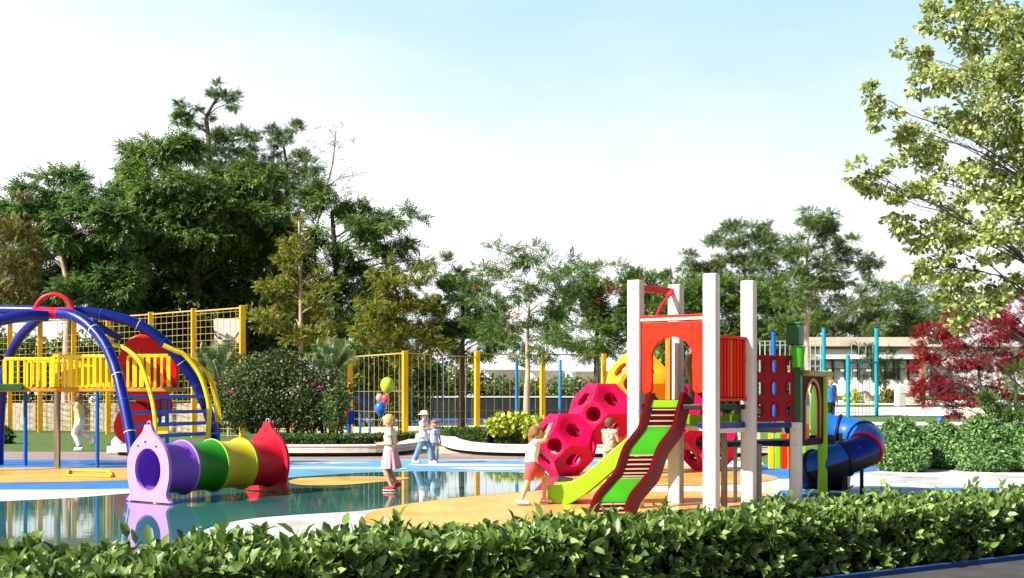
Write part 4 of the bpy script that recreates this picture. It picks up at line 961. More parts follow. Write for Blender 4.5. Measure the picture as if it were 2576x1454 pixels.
# ------------------------------------------------------------ trees
BG = 'trees behind the playground'
tree('brown leaved fine twigged tree cut by the left picture edge', 'tree', -60, [(-40, 900), (-20, 760), (5, 640), (15, 560)], .20,
     [(-40, 560, 60, 70), (10, 540, 50, 55), (30, 630, 60, 70), (10, 710, 65, 60), (-70, 660, 70, 90), (60, 720, 40, 50)], 47, .17, L_BROWN, B_PALE, .20, BG, depth=.8, twigs=6)
tree('airy feathery green tree left of the tallest dark tree', 'tree', 165, [(170, 850), (175, 740), (150, 620), (150, 520)], .24,
     [(70, 500, 60, 32), (150, 465, 75, 34), (225, 500, 65, 34), (110, 555, 80, 45), (220, 570, 80, 50), (50, 620, 55, 48), (160, 650, 95, 55), (255, 660, 70, 60), (100, 735, 90, 42), (290, 560, 40, 40), (230, 745, 80, 45), (30, 690, 50, 50), (300, 720, 60, 70)],
     52, .20, L_ACAC, B_PALE, .42, BG, T_SPRAY, sub=.24, depth=.7)
tree('huge dark green spreading tree filling the left middle', 'tree', 470, [(480, 900), (490, 720), (470, 560), (450, 450)], .42,
     [(370, 395, 60, 34), (425, 380, 60, 36), (340, 470, 55, 38), (430, 470, 90, 55), (345, 555, 65, 48), (450, 570, 110, 70), (560, 530, 90, 70), (640, 570, 90, 75), (310, 640, 65, 60), (420, 680, 120, 75), (570, 660, 120, 85), (690, 660, 90, 80),
      (350, 765, 90, 60), (480, 790, 120, 70), (620, 790, 110, 75), (720, 770, 70, 70), (520, 870, 140, 60), (700, 870, 90, 60), (380, 860, 90, 60), (640, 470, 60, 50)], 58, .22, L_DARK, B_DARK, .46, BG, T_SPRAY, sub=.26)
tree('very tall slim tree with tufted crown standing above all others', 'tree', 530, [(532, 800), (530, 600), (527, 430), (524, 340), (520, 292), (548, 245)], .26,
     [(470, 268, 32, 20), (452, 296, 22, 14), (490, 305, 16, 14), (548, 228, 22, 18), (592, 254, 17, 20), (562, 250, 16, 12), (602, 352, 42, 32), (560, 350, 30, 24), (490, 385, 42, 28), (575, 405, 70, 34), (540, 450, 60, 34), (620, 420, 30, 26), (520, 290, 12, 10)], 63, .17, L_MID, B_BROWN, .50, BG, twigs=5, sub=.3)
tree('second tall tufted tree right of the tallest one', 'tree', 735, [(732, 800), (726, 600), (722, 470), (718, 400), (714, 370)], .22,
     [(685, 350, 34, 22), (745, 325, 26, 18), (722, 352, 22, 14), (772, 410, 38, 26), (700, 440, 60, 34), (765, 455, 42, 30), (640, 440, 30, 24), (725, 500, 90, 40), (680, 380, 20, 14)], 63.5, .17, L_EUC, B_BROWN, .46, BG, twigs=5, sub=.3)
tree('almost leafless thin tree against the white sky', 'tree', 790, [(790, 800), (795, 600), (812, 500), (835, 420), (845, 330)], .085,
     [(830, 330, 35, 30), (865, 365, 35, 35), (800, 380, 30, 30), (860, 440, 50, 40), (890, 470, 40, 25), (800, 450, 40, 40), (900, 440, 30, 20)], 59, .10, L_DARK, B_BROWN, .05, BG, T_FAR, twigs=16)
tree('wide tree with flat layered boughs right of the dark mass', 'tree', 850, [(852, 850), (850, 720), (840, 600), (835, 530)], .30,
     [(825, 500, 60, 34), (880, 540, 65, 22), (955, 560, 60, 18), (1010, 545, 38, 14), (870, 590, 70, 30), (960, 610, 60, 14), (1020, 625, 45, 12), (1050, 655, 36, 10), (930, 650, 75, 20), (880, 690, 95, 30), (985, 680, 50, 16), (860, 770, 100, 60), (950, 760, 70, 40), (900, 850, 100, 60)],
     60, .20, L_DARK, B_DARK, .40, BG, T_SPRAY, sub=.24, twigs=4)
tree('yellowing cone shaped young tree above the big dark bush', 'tree', 757, [(757, 900), (756, 720), (752, 555)], .13,
     [(750, 575, 14, 26), (768, 620, 20, 22), (735, 625, 22, 26), (752, 665, 48, 32), (712, 685, 20, 20), (792, 700, 28, 28), (750, 730, 78, 36), (682, 728, 36, 20), (818, 745, 34, 24), (742, 795, 100, 38), (668, 800, 42, 24), (832, 802, 34, 32), (750, 855, 90, 36)], 45, .16, L_YEL, B_PALE, .17, BG, twigs=5, sub=.22)
tree('yellow tinged bushy tree between the cone tree and first fence post', 'tree', 1010, [(1008, 950), (1005, 860), (1002, 740)], .14,
     [(958, 700, 20, 28), (1000, 735, 48, 36), (940, 765, 38, 34), (1062, 725, 34, 38), (1012, 800, 90, 44), (935, 835, 48, 36), (1085, 800, 38, 44), (1020, 865, 90, 36), (975, 670, 14, 16), (1080, 690, 14, 22)], 49, .18, L_YEL, B_DARK, .26, BG, sub=.24)
tree('leafy green tree above the first two middle fence posts', 'tree', 1160, [(1162, 920), (1165, 820), (1168, 720)], .16,
     [(1138, 690, 22, 36), (1172, 735, 46, 36), (1148, 800, 58, 44), (1215, 790, 46, 50), (1180, 860, 72, 36), (1120, 850, 50, 40), (1240, 850, 50, 44), (1130, 740, 30, 40)], 50, .19, L_MID, B_DARK, .32, BG)
tree('sparse leafed tree with pale forked trunk behind the fence', 'tree', 1325, [(1325, 1000), (1328, 930), (1326, 870), (1332, 760)], .15,
     [(1255, 655, 55, 30), (1330, 640, 60, 28), (1395, 675, 50, 36), (1240, 730, 42, 36), (1305, 725, 60, 36), (1370, 755, 60, 46), (1260, 825, 70, 44), (1345, 855, 80, 40), (1425, 755, 38, 46), (1405, 850, 50, 44), (1210, 690, 26, 40), (1290, 890, 40, 24)], 44, .19, L_SPARSE, B_PALE, .085, BG, twigs=7, sub=.34, flowers=[(1290, 790, .16), (1206, 715, .12)])
tree('red flowering green tree left of the play tower', 'tree', 1500, [(1500, 930), (1502, 830), (1505, 740)], .16,
     [(1455, 705, 50, 32), (1520, 690, 50, 30), (1572, 705, 40, 30), (1450, 780, 60, 46), (1535, 770, 60, 50), (1480, 850, 76, 40), (1560, 850, 52, 40), (1610, 790, 50, 60), (1640, 720, 40, 30)], 52, .18, L_DARK, B_DARK, .34, BG, flowers=[(1530, 715, .16), (1540, 730, .12), (1552, 722, .12), (1502, 752, .1)])
tree('rounded grey green tree behind the tower posts, left of the pale trunk', 'tree', 1880, [(1882, 860), (1880, 760), (1870, 660)], .22,
     [(1742, 658, 36, 26), (1705, 695, 28, 22), (1830, 618, 48, 34), (1872, 592, 58, 30), (1930, 568, 28, 16), (1915, 622, 66, 34), (1855, 668, 70, 34), (1955, 660, 46, 36), (1788, 680, 40, 24), (1720, 735, 44, 24)], 68, .17, L_EUC, B_PALE, .5, BG)
tree('tall grey green tree with bare pale trunk and long right bough', 'tree', 2045, [(2028, 860), (2034, 780), (2038, 735), (2030, 660), (2034, 590)], .15,
     [(2052, 548, 46, 22), (2050, 588, 54, 32), (2000, 612, 28, 26), (2088, 618, 22, 22), (2008, 662, 38, 32), (2078, 682, 58, 34), (2050, 742, 60, 38), (2142, 618, 34, 18), (2192, 646, 32, 22), (2128, 640, 24, 18), (2180, 672, 20, 14), (1990, 730, 50, 40)], 50.5, .15, L_EUC, B_PALE, .46, BG, twigs=4, lr=.6)
for k, (x, cl, l) in enumerate(((1720, [(1740, 755, 70, 44), (1690, 740, 60, 50), (1690, 810, 60, 60), (1745, 860, 80, 50), (1660, 850, 60, 60)], 'dense dark tree directly behind the open top of the tower'),
                                (1850, [(1845, 735, 66, 44), (1780, 740, 50, 44), (1900, 745, 50, 40), (1800, 820, 70, 60), (1870, 850, 70, 50), (1850, 910, 90, 50)], 'dense dark tree behind the two right tower posts'),
                                (1960, [(1960, 745, 50, 40), (1950, 790, 60, 60), (2010, 800, 50, 50), (1985, 850, 70, 55), (1930, 900, 70, 50)], 'dense dark tree behind the maroon board'))):
    tree(l, 'tree', x, [(x, 940), (x, 860)], .18, cl, 64, .19, L_DARK, B_DARK, .42, BG)
tree('soft olive green tree above the left half of the pavilion', 'tree', 2150, [(2150, 930), (2150, 830)], .2, [(2130, 790, 66, 36), (2090, 820, 50, 34), (2200, 735, 40, 30), (2180, 800, 60, 40), (2120, 850, 90, 30)], 70, .19, L_OLIVE, B_BROWN, .44, BG)
tree('soft olive green tree above the right half of the pavilion', 'tree', 2290, [(2290, 930), (2290, 830)], .2, [(2255, 765, 60, 40), (2320, 745, 50, 34), (2240, 820, 80, 30), (2335, 800, 52, 40), (2290, 850, 90, 26), (2400, 790, 60, 50)], 70, .19, L_OLIVE, B_BROWN, .44, BG)
tree('small thin dark tree standing in front of the pavilion glass', 'tree', 2232, [(2228, 985), (2215, 930), (2208, 900)], .10, [(2188, 900, 28, 26), (2232, 905, 32, 18), (2210, 935, 28, 24), (2180, 870, 26, 18)], 54, .14, L_MID, B_DARK, .30, BG, twigs=4)
tree('red leaved tree behind the round shrubs at right', 'tree', 2480, [(2484, 1040), (2470, 990), (2462, 930), (2470, 860)], .075,
     [(2350, 860, 52, 34), (2330, 930, 30, 44), (2410, 820, 52, 26), (2400, 900, 66, 40), (2350, 985, 46, 40), (2420, 970, 52, 36), (2395, 1025, 50, 22), (2500, 830, 60, 40), (2560, 800, 50, 50), (2560, 880, 56, 46), (2490, 905, 40, 30), (2540, 960, 56, 40), (2620, 850, 60, 80)], 29, .072, L_MAPLE, B_DARK, .42, None, twigs=6, sub=.26, cat='tree')
tree('dark leafy thicket tree at the right edge under the yellow green boughs', 'tree', 2560, [(2556, 1000), (2550, 940)], .07, [(2545, 1010, 50, 40), (2590, 960, 40, 60), (2560, 1050, 60, 30), (2500, 1030, 30, 36)], 27.5, .09, L_MID, B_DARK, .22, None, twigs=6)
# the near tree leaning in from the right edge
tree('tall yellow green broad leaved tree reaching in from the right', 'tree', 2632, [(2630, 900), (2624, 700), (2618, 480), (2610, 250), (2596, 20), (2580, -180)], .13,
     [(2160, 432, 26, 26, -.6), (2205, 455, 42, 34, -.5), (2185, 238, 32, 22, -.3), (2225, 290, 44, 36, -.2), (2270, 330, 46, 36, 0), (2262, 122, 20, 18, .1), (2300, 150, 42, 34, .1), (2350, 200, 60, 50), (2345, 40, 30, 34, .2), (2400, 60, 60, 56, .2), (2460, 20, 70, 60), (2540, 60, 70, 60),
      (2250, 490, 52, 38, -.4), (2310, 430, 60, 46), (2290, 545, 60, 36, -.3), (2360, 330, 66, 56), (2430, 160, 64, 56), (2500, 180, 66, 60), (2460, 290, 70, 60), (2540, 320, 60, 70), (2390, 470, 70, 60), (2470, 430, 66, 56), (2540, 470, 60, 60),
      (2350, 590, 66, 46, -.2), (2430, 570, 66, 54), (2520, 590, 66, 56), (2350, 665, 52, 40, -.2), (2420, 680, 66, 50), (2510, 690, 70, 50), (2385, 745, 50, 40, -.2), (2440, 775, 48, 44, -.3), (2420, 820, 30, 18, -.3), (2500, 760, 50, 40), (2600, 200, 80, 200), (2620, 500, 80, 200)],
     14, .066, L_PLANE, B_DARK, .12, None, T_NEAR, twigs=4, sub=.36, shell=.25, wid=1.4, droop=.35, up=.2, depth=.9, rise=.36, lr=.14, grow=1.05)

# ------------------------------------------------------------ shrubs and bushes
def ball_shrub(label, balls, leaf, mat, n, name='shrub', cat='shrub', group=None, flowers=0, stems=None, stem_mat=None, tmpl=T_FAR, flat=.15):
    """balls: (centre, (rx,ry,rz))"""
    c0 = balls[0][0]; root = thing(name, label, cat, (c0[0], c0[1], min(c[2]-r[2] for c, r in balls)), 0, group)
    P_, D_ = [], []; tot = sum(r[0]*r[2] for c, r in balls)
    for c, r in balls:
        k = int(n*r[0]*r[2]/tot); d = rdir(k); bumpv = np.array([1+.26*noise.noise(V(q*2.2)+V(c)) + .11*noise.noise(V(q*6.5)+V(c)) for q in d]); rad = bumpv*(1-flat*RNG.random(k)**1.5*1.6)
        P_.append(np.array(c)+d*rad[:, None]*np.array(r)); D_.append(d)
    pos = np.concatenate(P_); d = np.concatenate(D_); ok = pos[:, 2] > .02; pos = pos[ok]; d = d[ok]; m = len(pos)
    U = d*.5+rdir(m)*.8; U /= np.linalg.norm(U, axis=1, keepdims=True); N = d*.9+rdir(m)*.6; N /= np.linalg.norm(N, axis=1, keepdims=True)
    link('foliage', leafmesh('foliage', pos, leaf*(.6+.8*RNG.random(m)), U, N, tmpl, 1.2), mat, root, fix=False)
    mb = MB()
    for c, r in balls:
        for _ in range(stems or 5):
            a = random.uniform(0, 2*PI); limb(mb, (c[0]+.1*r[0]*math.cos(a), c[1]+.1*r[1]*math.sin(a), root.location.z), (c[0]+.7*r[0]*math.cos(a), c[1]+.7*r[1]*math.sin(a), c[2]+random.uniform(-.2, .5)*r[2]), .03*r[2]+.008, .008, 5, .1, .1, 5)
    mb.build('stem', stem_mat or B_DARK, root)
    for _ in range(flowers):
        c, r = random.choice(balls); a = random.uniform(-2.4, -.7); e = random.uniform(-.3, .7); p = V(c)+V((r[0]*math.cos(a)*math.cos(e), r[1]*math.sin(a)*math.cos(e), r[2]*math.sin(e)))*1.0
        mb = MB(); [mb.ell(p+V((random.uniform(-1, 1), random.uniform(-1, 1), random.uniform(-1, 1)))*.05, (.05, .05, .03), 7, 4) for _k in range(4)]; mb.build('blossom', paint('magenta_blossom', (.62, .01, .22), .6), root, smooth=True)
    return root
def px_ball(x, y, rx, ry, d, dy=.9, dd=0): c = P(x, y, d+dd); return (tuple(c), (rx*d/F, min(rx, ry)*dy*d/F, ry*d/F))
ball_shrub('big dark rounded bush with a few magenta flowers', [px_ball(640, 990, 95, 95, 36), px_ball(735, 985, 110, 100, 36.3), px_ball(690, 930, 90, 50, 36), px_ball(815, 985, 50, 75, 36.2), px_ball(600, 1010, 58, 70, 35.8), px_ball(780, 1030, 70, 60, 36)], .085, L_BUSH, 24000, 'bush', 'bush', flowers=3, flat=.3, stems=6)
ball_shrub('loose pale stemmed bush at right end of the big dark bush', [px_ball(845, 1030, 34, 64, 35.5), px_ball(860, 990, 26, 40, 36)], .10, L_OLIVE, 2200, 'bush', 'bush', flat=.5)
ball_shrub('yellow and green variegated shrub behind the low right hedge', [px_ball(1262, 1070, 34, 24, 33), px_ball(1310, 1066, 46, 24, 33.2), px_ball(1345, 1072, 30, 22, 32.8)], .15, L_VAR, 1700, 'shrub', 'shrub', flat=.5)
for i, (x, y, rx, ry, l) in enumerate(((2262, 1118, 62, 62, 'leftmost of the round clipped shrubs, right of the slide'), (2368, 1118, 66, 66, 'round clipped shrub below the blue ball, second from the slide'), (2468, 1122, 72, 68, 'largest round clipped shrub, third from the slide'), (2566, 1126, 70, 68, 'round clipped shrub cut by the right picture edge'), (2680, 1126, 74, 68, 'round clipped shrub outside the right edge'))):
    if x > 2640: continue
    rx *= .84; ry *= (1.0, .93, 1.04, .95, 1)[i]; y += (0, 5, -2, 4, 0)[i]
    d = 22.8+(.9 if i == 1 else 0)+.2*i*0
    c = P(x, y, d); ball_shrub(l, [(tuple(c), (rx*d/F*.98, rx*d/F, ry*d/F)), ((c.x-.24, c.y-.2, c.z-.26), (rx*d/F*.62, rx*d/F*.7, ry*d/F*.55)), ((c.x+.22, c.y-.25, c.z-.22), (rx*d/F*.55, rx*d/F*.7, ry*d/F*.6)), ((c.x+.05, c.y-.42, .28), (.40, .34, .30))], .074, L_ROUND, 13000, 'shrub', 'shrub', 'round clipped shrubs', flat=.10, tmpl=T_NEAR)
UG = [(650, 930, 60, 40, 58), (60, 900, 90, 60, 56), (200, 900, 90, 60, 56), (340, 900, 90, 60, 56), (470, 930, 80, 60, 55), (900, 940, 60, 46, 58), (985, 930, 50, 50, 58), (1060, 930, 60, 50, 70), (1150, 945, 70, 36, 84), (1240, 968, 60, 24, 84), (1330, 975, 60, 22, 86), (1430, 970, 70, 24, 85), (1530, 975, 60, 24, 86), (1090, 972, 60, 24, 83), (1640, 950, 60, 60, 58), (1760, 960, 90, 60, 58), (1880, 980, 90, 60, 58), (560, 950, 60, 60, 54), (-40, 900, 70, 80, 54), (1290, 925, 46, 26, 96), (1590, 940, 50, 40, 95), (1020, 985, 60, 18, 82), (1975, 985, 60, 60, 56)]
WHERE = ['under the tall trees left of the big bush', 'behind the far left court fence post', 'behind the court fence under the arch top', 'behind the court fence and red discs', 'behind the court fence below the backboard', 'behind the fence left of the balloons', 'just left of the first middle fence post', 'behind the first fence bay, between posts', 'far beyond the second middle post, below the leafy tree', 'low and pale beyond the basin, left of the blue pole', 'low beyond the basin around the pale trunk', 'low beyond the basin right of the third yellow post', 'low beyond the basin left of the teal pole', 'low beyond the basin in the first bay', 'behind the yellow block and arch panel', 'behind the ribbed panel of the tower', 'behind the maroon board', 'below the backboard beside the big bush', 'cut by the left edge behind the court fence', 'between the two small tents', 'beside the wide tent', 'small, low beyond the basin by the first post', 'behind the playhouse roof']
for q, wl in zip(UG, WHERE):
    x, y, rx, ry, d = q; m = L_DARK if d < 60 else L_OLIVE; c = P(x, y, d); zb = max(.0, c.z-ry*d/F)
    ball_shrub('shrub '+wl, [(tuple(c), (rx*d/F, rx*d/F*.7, ry*d/F)), ((c.x+.4*rx*d/F, c.y, max(c.z-.5*ry*d/F, .6)), (rx*d/F*.6, rx*d/F*.6, ry*d/F*.8)), ((c.x-.4*rx*d/F, c.y, max(c.z*.5, .6)), (rx*d/F*.7, rx*d/F*.6, max(c.z*.5, .6)))], .25, m, int(1400+rx*ry*.45), 'shrub', 'shrub', 'background shrubs', flat=.4)
for x, y, r, l in ((2148, 985, 22, 'small yellow green shrub between the teal poles'), (2298, 985, 26, 'dry pale shrub touching the red tree'), (2232, 975, 24, 'dry tan grass shrub left of white stone'), (2270, 1006, 20, 'low dark green shrub below the boulders')):
    d = 49; q_ = px_ball(x, y, r, r*.75, d); q_ = ((q_[0][0], q_[0][1], bz(q_[0][0], q_[0][1])+q_[1][2]*.75), q_[1]); ball_shrub(l, [q_], .16, L_VAR if 'yellow' in l else (L_BROWN if 'dr' in l[:6] else L_MID), 700, 'shrub', 'shrub', flat=.5)
ball_shrub('small leafy shrub on the lawn at the left picture edge', [px_ball(5, 1098, 26, 26, 36)], .10, L_MID, 1400, 'shrub', 'shrub', flat=.4)
# low clipped hedges in the planters
def box_hedge(label, pts, w_, z0, z1, leaf, mat, dens, name='hedge', core=True, cat='hedge', wav=.05):
    pp = [V((*G(*p).xy, 0)) for p in pts] if len(pts[0]) == 2 else [V(p) for p in pts]
    root = thing(name, label, cat, pp[len(pp)//2]); L = [(b-a).length for a, b in zip(pp, pp[1:])]; tot = sum(L)
    n = int(dens*tot*(w_+2*(z1-z0))); t = RNG.random(n)*tot; per = w_+2*(z1-z0); s = RNG.random(n)*per
    pos = np.zeros((n, 3)); nr = np.zeros((n, 3)); ac_ = np.cumsum([0]+L)
    for k in range(n):
        i = min(int(np.searchsorted(ac_, t[k])-1), len(L)-1); i = max(i, 0); a, b = pp[i], pp[i+1]; f = (t[k]-ac_[i])/L[i]; p = a.lerp(b, f); u = (b-a).normalized(); q = V((-u.y, u.x, 0))
        h = z1-z0
        if s[k] < h: o_, z, nn = -w_/2, z0+s[k], -q
        elif s[k] < h+w_: o_, z, nn = -w_/2+(s[k]-h), z1, V((0, 0, 1))
        else: o_, z, nn = w_/2, z1-(s[k]-h-w_), q
        bmp = noise.noise(V((p.x*2.2, p.y*2.2+o_*2.2, z*2.2)))*wav*2+noise.noise(V((p.x*7, p.y*7+o_*7, z*7)))*wav
        x = p+q*o_+V((0, 0, z))+nn*(bmp-.05*random.random()); pos[k] = x; nr[k] = nn
    U = nr*.6+rdir(n)*.8; U /= np.linalg.norm(U, axis=1, keepdims=True); N = nr*.7+rdir(n)*.7+np.array([0, 0, .3]); N /= np.linalg.norm(N, axis=1, keepdims=True)
    link('foliage', leafmesh('foliage', pos, leaf*(.6+.8*RNG.random(n)), U, N, T_FAR, 1.2), mat, root, fix=False)
    mb = MB()
    for a, b in zip(pp, pp[1:]): mb.beam(a+V((0, 0, (z0+z1)/2-.05)), b+V((0, 0, (z0+z1)/2-.05)), w_*.8, (z1-z0)*.8)
    mb.build('branch_core', paint('hedge_wood', (.016, .02, .01), .9, .3), root)
    return root
box_hedge('low clipped green hedge along the planter in front of the big bush', [(655, 1126), (720, 1126), (850, 1126), (960, 1124), (1022, 1117)], .7, 0, .36, .06, L_BOX, 900)
box_hedge('low clipped green hedge right of the hatted child under variegated shrub', [(1128, 1116), (1170, 1122), (1250, 1125), (1400, 1126), (1480, 1126)], 1.0, .02, .50, .06, L_BOX, 900)
# palm fronds
def palm(label, x, yb, d, fr, zc=None):
    b = GX(x, d); root = thing('palm', label, 'palm', b); top = P(x, yb, d); mb = MB(); mb.tube([b, b.lerp(top, .5), top], [.12, .10, .08], 8); mb.build('trunk', B_BROWN, root, smooth=True)
    posL, szL, UL, NL = [], [], [], []; rib = MB()
    for az, el, L in fr:
        az = R(az); el = R(el); d0 = V((math.cos(az)*math.cos(el), math.sin(az)*math.cos(el), math.sin(el))); pts = []
        for i in range(15):
            t = i/14; pts.append(top+d0*(L*t)+V((0, 0, -L*.35*t*t*math.cos(el)))+V((math.cos(az), math.sin(az), 0))*(L*.12*t*t))
        rib.tube(pts, [.022*(1-.8*i/14) for i in range(15)], 5)
        for i in range(2, 15):
            tg = (pts[i]-pts[i-1]).normalized(); sd = tg.cross(V((0, -1, .2))).normalized() if True else 0
            if sd.length < .1: sd = V((1, 0, 0))
            for j in (0, .5):
                for s in (-1, 1):
                    u = (sd*s*.85+tg*.75+V((0, 0, -.12))).normalized(); p = pts[i-1].lerp(pts[i], j); posL.append(tuple(p)); szL.append(L*.34*(1-.75*abs(i/14-.45)**1.2)); UL.append(tuple(u)); NL.append(tuple(tg.cross(u).cross(u)*-1+V((0, -.6, .4))))
    rib.build('frond_rib', B_BROWN, root)
    N = np.array(NL); N /= np.linalg.norm(N, axis=1, keepdims=True)
    link('frond', leafmesh('frond', np.array(posL), np.array(szL), np.array(UL), N, T_FAR, .42), L_PALM, root, fix=False)
palm('pale feathery palm beside the tallest court fence post', 545, 960, 37.5, [(90, 84, 1.45), (180, 72, 1.35), (0, 74, 1.35), (180, 52, 1.15), (0, 55, 1.2), (200, 34, .9), (-20, 36, .95), (270, 60, 1.0), (150, 60, 1.1), (30, 62, 1.1)])
palm('pale feathery palm at the right top of the big bush', 835, 935, 37.5, [(100, 85, 1.2), (180, 70, 1.15), (0, 72, 1.1), (180, 48, .95), (0, 50, 1.0), (270, 60, .8), (150, 60, 1.0), (20, 60, .9)])
palm('dark arching palm above the right end of the pavilion', 2290, 834, 74, [(180, 40, 2), (0, 40, 2), (160, 15, 1.9), (20, 15, 1.9), (90, 60, 1.6), (200, 60, 1.6), (-20, 60, 1.6), (180, -5, 1.6), (0, -5, 1.6)])
# ------------------------------------------------------------ front hedge
def front_hedge():
    a, b = V((-5.2, 5.05, 0)), V((8.4, 13.1, 0)); u = (b-a).normalized(); q = V((u.y, -u.x, 0)); L = (b-a).length; wd, hh = .86, .47      # q points to the camera side
    root = thing('hedge', 'broad leaved green hedge running across the whole front', 'hedge', a.lerp(b, .5))
    ns = 8600; per = hh+wd+.3; pos, sz, UU, NN = [], [], [], []
    stem = MB()
    for _ in range(ns):
        t = random.random()*L; s = random.random()*per; p = a+u*t
        if s < hh: o_, z, nn = wd/2, s, q
        elif s < hh+wd: o_, z, nn = wd/2-(s-hh), hh, V((0, 0, 1))
        else: o_, z, nn = -wd/2, hh-(s-hh-wd), -q
        lump = noise.noise(V((p.x*1.3+3, p.y*1.3, o_*1.6)))*.075+noise.noise(V((p.x*4, p.y*4, o_*4+z*4)))*.06
        c = p+q*o_+V((0, 0, z))+nn*(lump-.09*random.random())
        axis = (nn*.55+V((0, 0, .62))+V((random.uniform(-1, 1), random.uniform(-1, 1), random.uniform(-1, 1)))*.55).normalized()
        k = random.randint(5, 8); e1 = axis.orthogonal().normalized(); e2 = axis.cross(e1); ph = random.random()*6.28; tall = .05 if random.random() < .93 else .13
        if nn.z > .5 and random.random() < .13: tall = random.uniform(.07, .20)
        if tall > .07 and len(stem.v) < 9000: stem.tube([c-axis*.06, c+axis*tall], [.004, .002], 4)
        for i in range(k):
            al = ph+i*2.4; spread = random.uniform(.45, 1.15); dv = (axis+(e1*math.cos(al)+e2*math.sin(al))*spread).normalized()
            pos.append(tuple(c+axis*(tall*i/k))); sz.append(random.choice((random.uniform(.035, .06), random.uniform(.055, .09), random.uniform(.08, .135)))*(1.12 if t < L*.45 else .9)); UU.append(tuple(dv)); NN.append(tuple((axis-dv*dv.dot(axis)).normalized()+V((random.uniform(-1, 1), random.uniform(-1, 1), random.uniform(-1, 1)))*.35))
    N = np.array(NN); N /= np.linalg.norm(N, axis=1, keepdims=True)
    link('foliage', leafmesh('foliage', np.array(pos), np.array(sz), np.array(UU), N, T_NEAR, 1.08), L_HEDGE, root, fix=False)
    stem.build('stem', paint('green_stem', (.10, .14, .03), .6), root)
    mb = MB(); mb.beam(a+V((0, 0, .19)), b+V((0, 0, .19)), wd-.22, .36); mb.build('branch_core', paint('hedge_wood', (.016, .02, .01), .9, .3), root)
    mb = MB(); o_ = q*(wd/2+.10); mb.beam(a+o_+V((0, 0, .03)), b+o_+V((0, 0, .02)), .06, .045); tag(mb.build('kerb', paint('blue_kerb_paint', (.02, .06, .22), .6, .25)), kind='structure')
front_hedge()
# ------------------------------------------------------------ people
def remesh(mb, voxel, smooth=2, extra=None):
    me = mb.mesh('tmp'); o = bpy.data.objects.new('tmp', me); COL.objects.link(o)
    b = bmesh.new(); b.from_mesh(me); bmesh.ops.recalc_face_normals(b, faces=b.faces); b.to_mesh(me); b.free()
    m = o.modifiers.new('r', 'REMESH'); m.mode = 'VOXEL'; m.voxel_size = voxel
    s = o.modifiers.new('s', 'SMOOTH'); s.factor = .5; s.iterations = smooth
    dg = bpy.context.evaluated_depsgraph_get(); out = bpy.data.meshes.new_from_object(o.evaluated_get(dg))
    bpy.data.objects.remove(o); bpy.data.meshes.remove(me); return out
SKIN = paint('skin', (.60, .33, .22), .5, .06, 8, 0)
SKIN2 = paint('skin_tan', (.46, .24, .15), .5, .06, 8, 0)
EYE = paint('eye_dark', (.03, .02, .015), .2, .05, bmp=0); LIP = paint('lip', (.45, .12, .11), .5, .05, bmp=0)
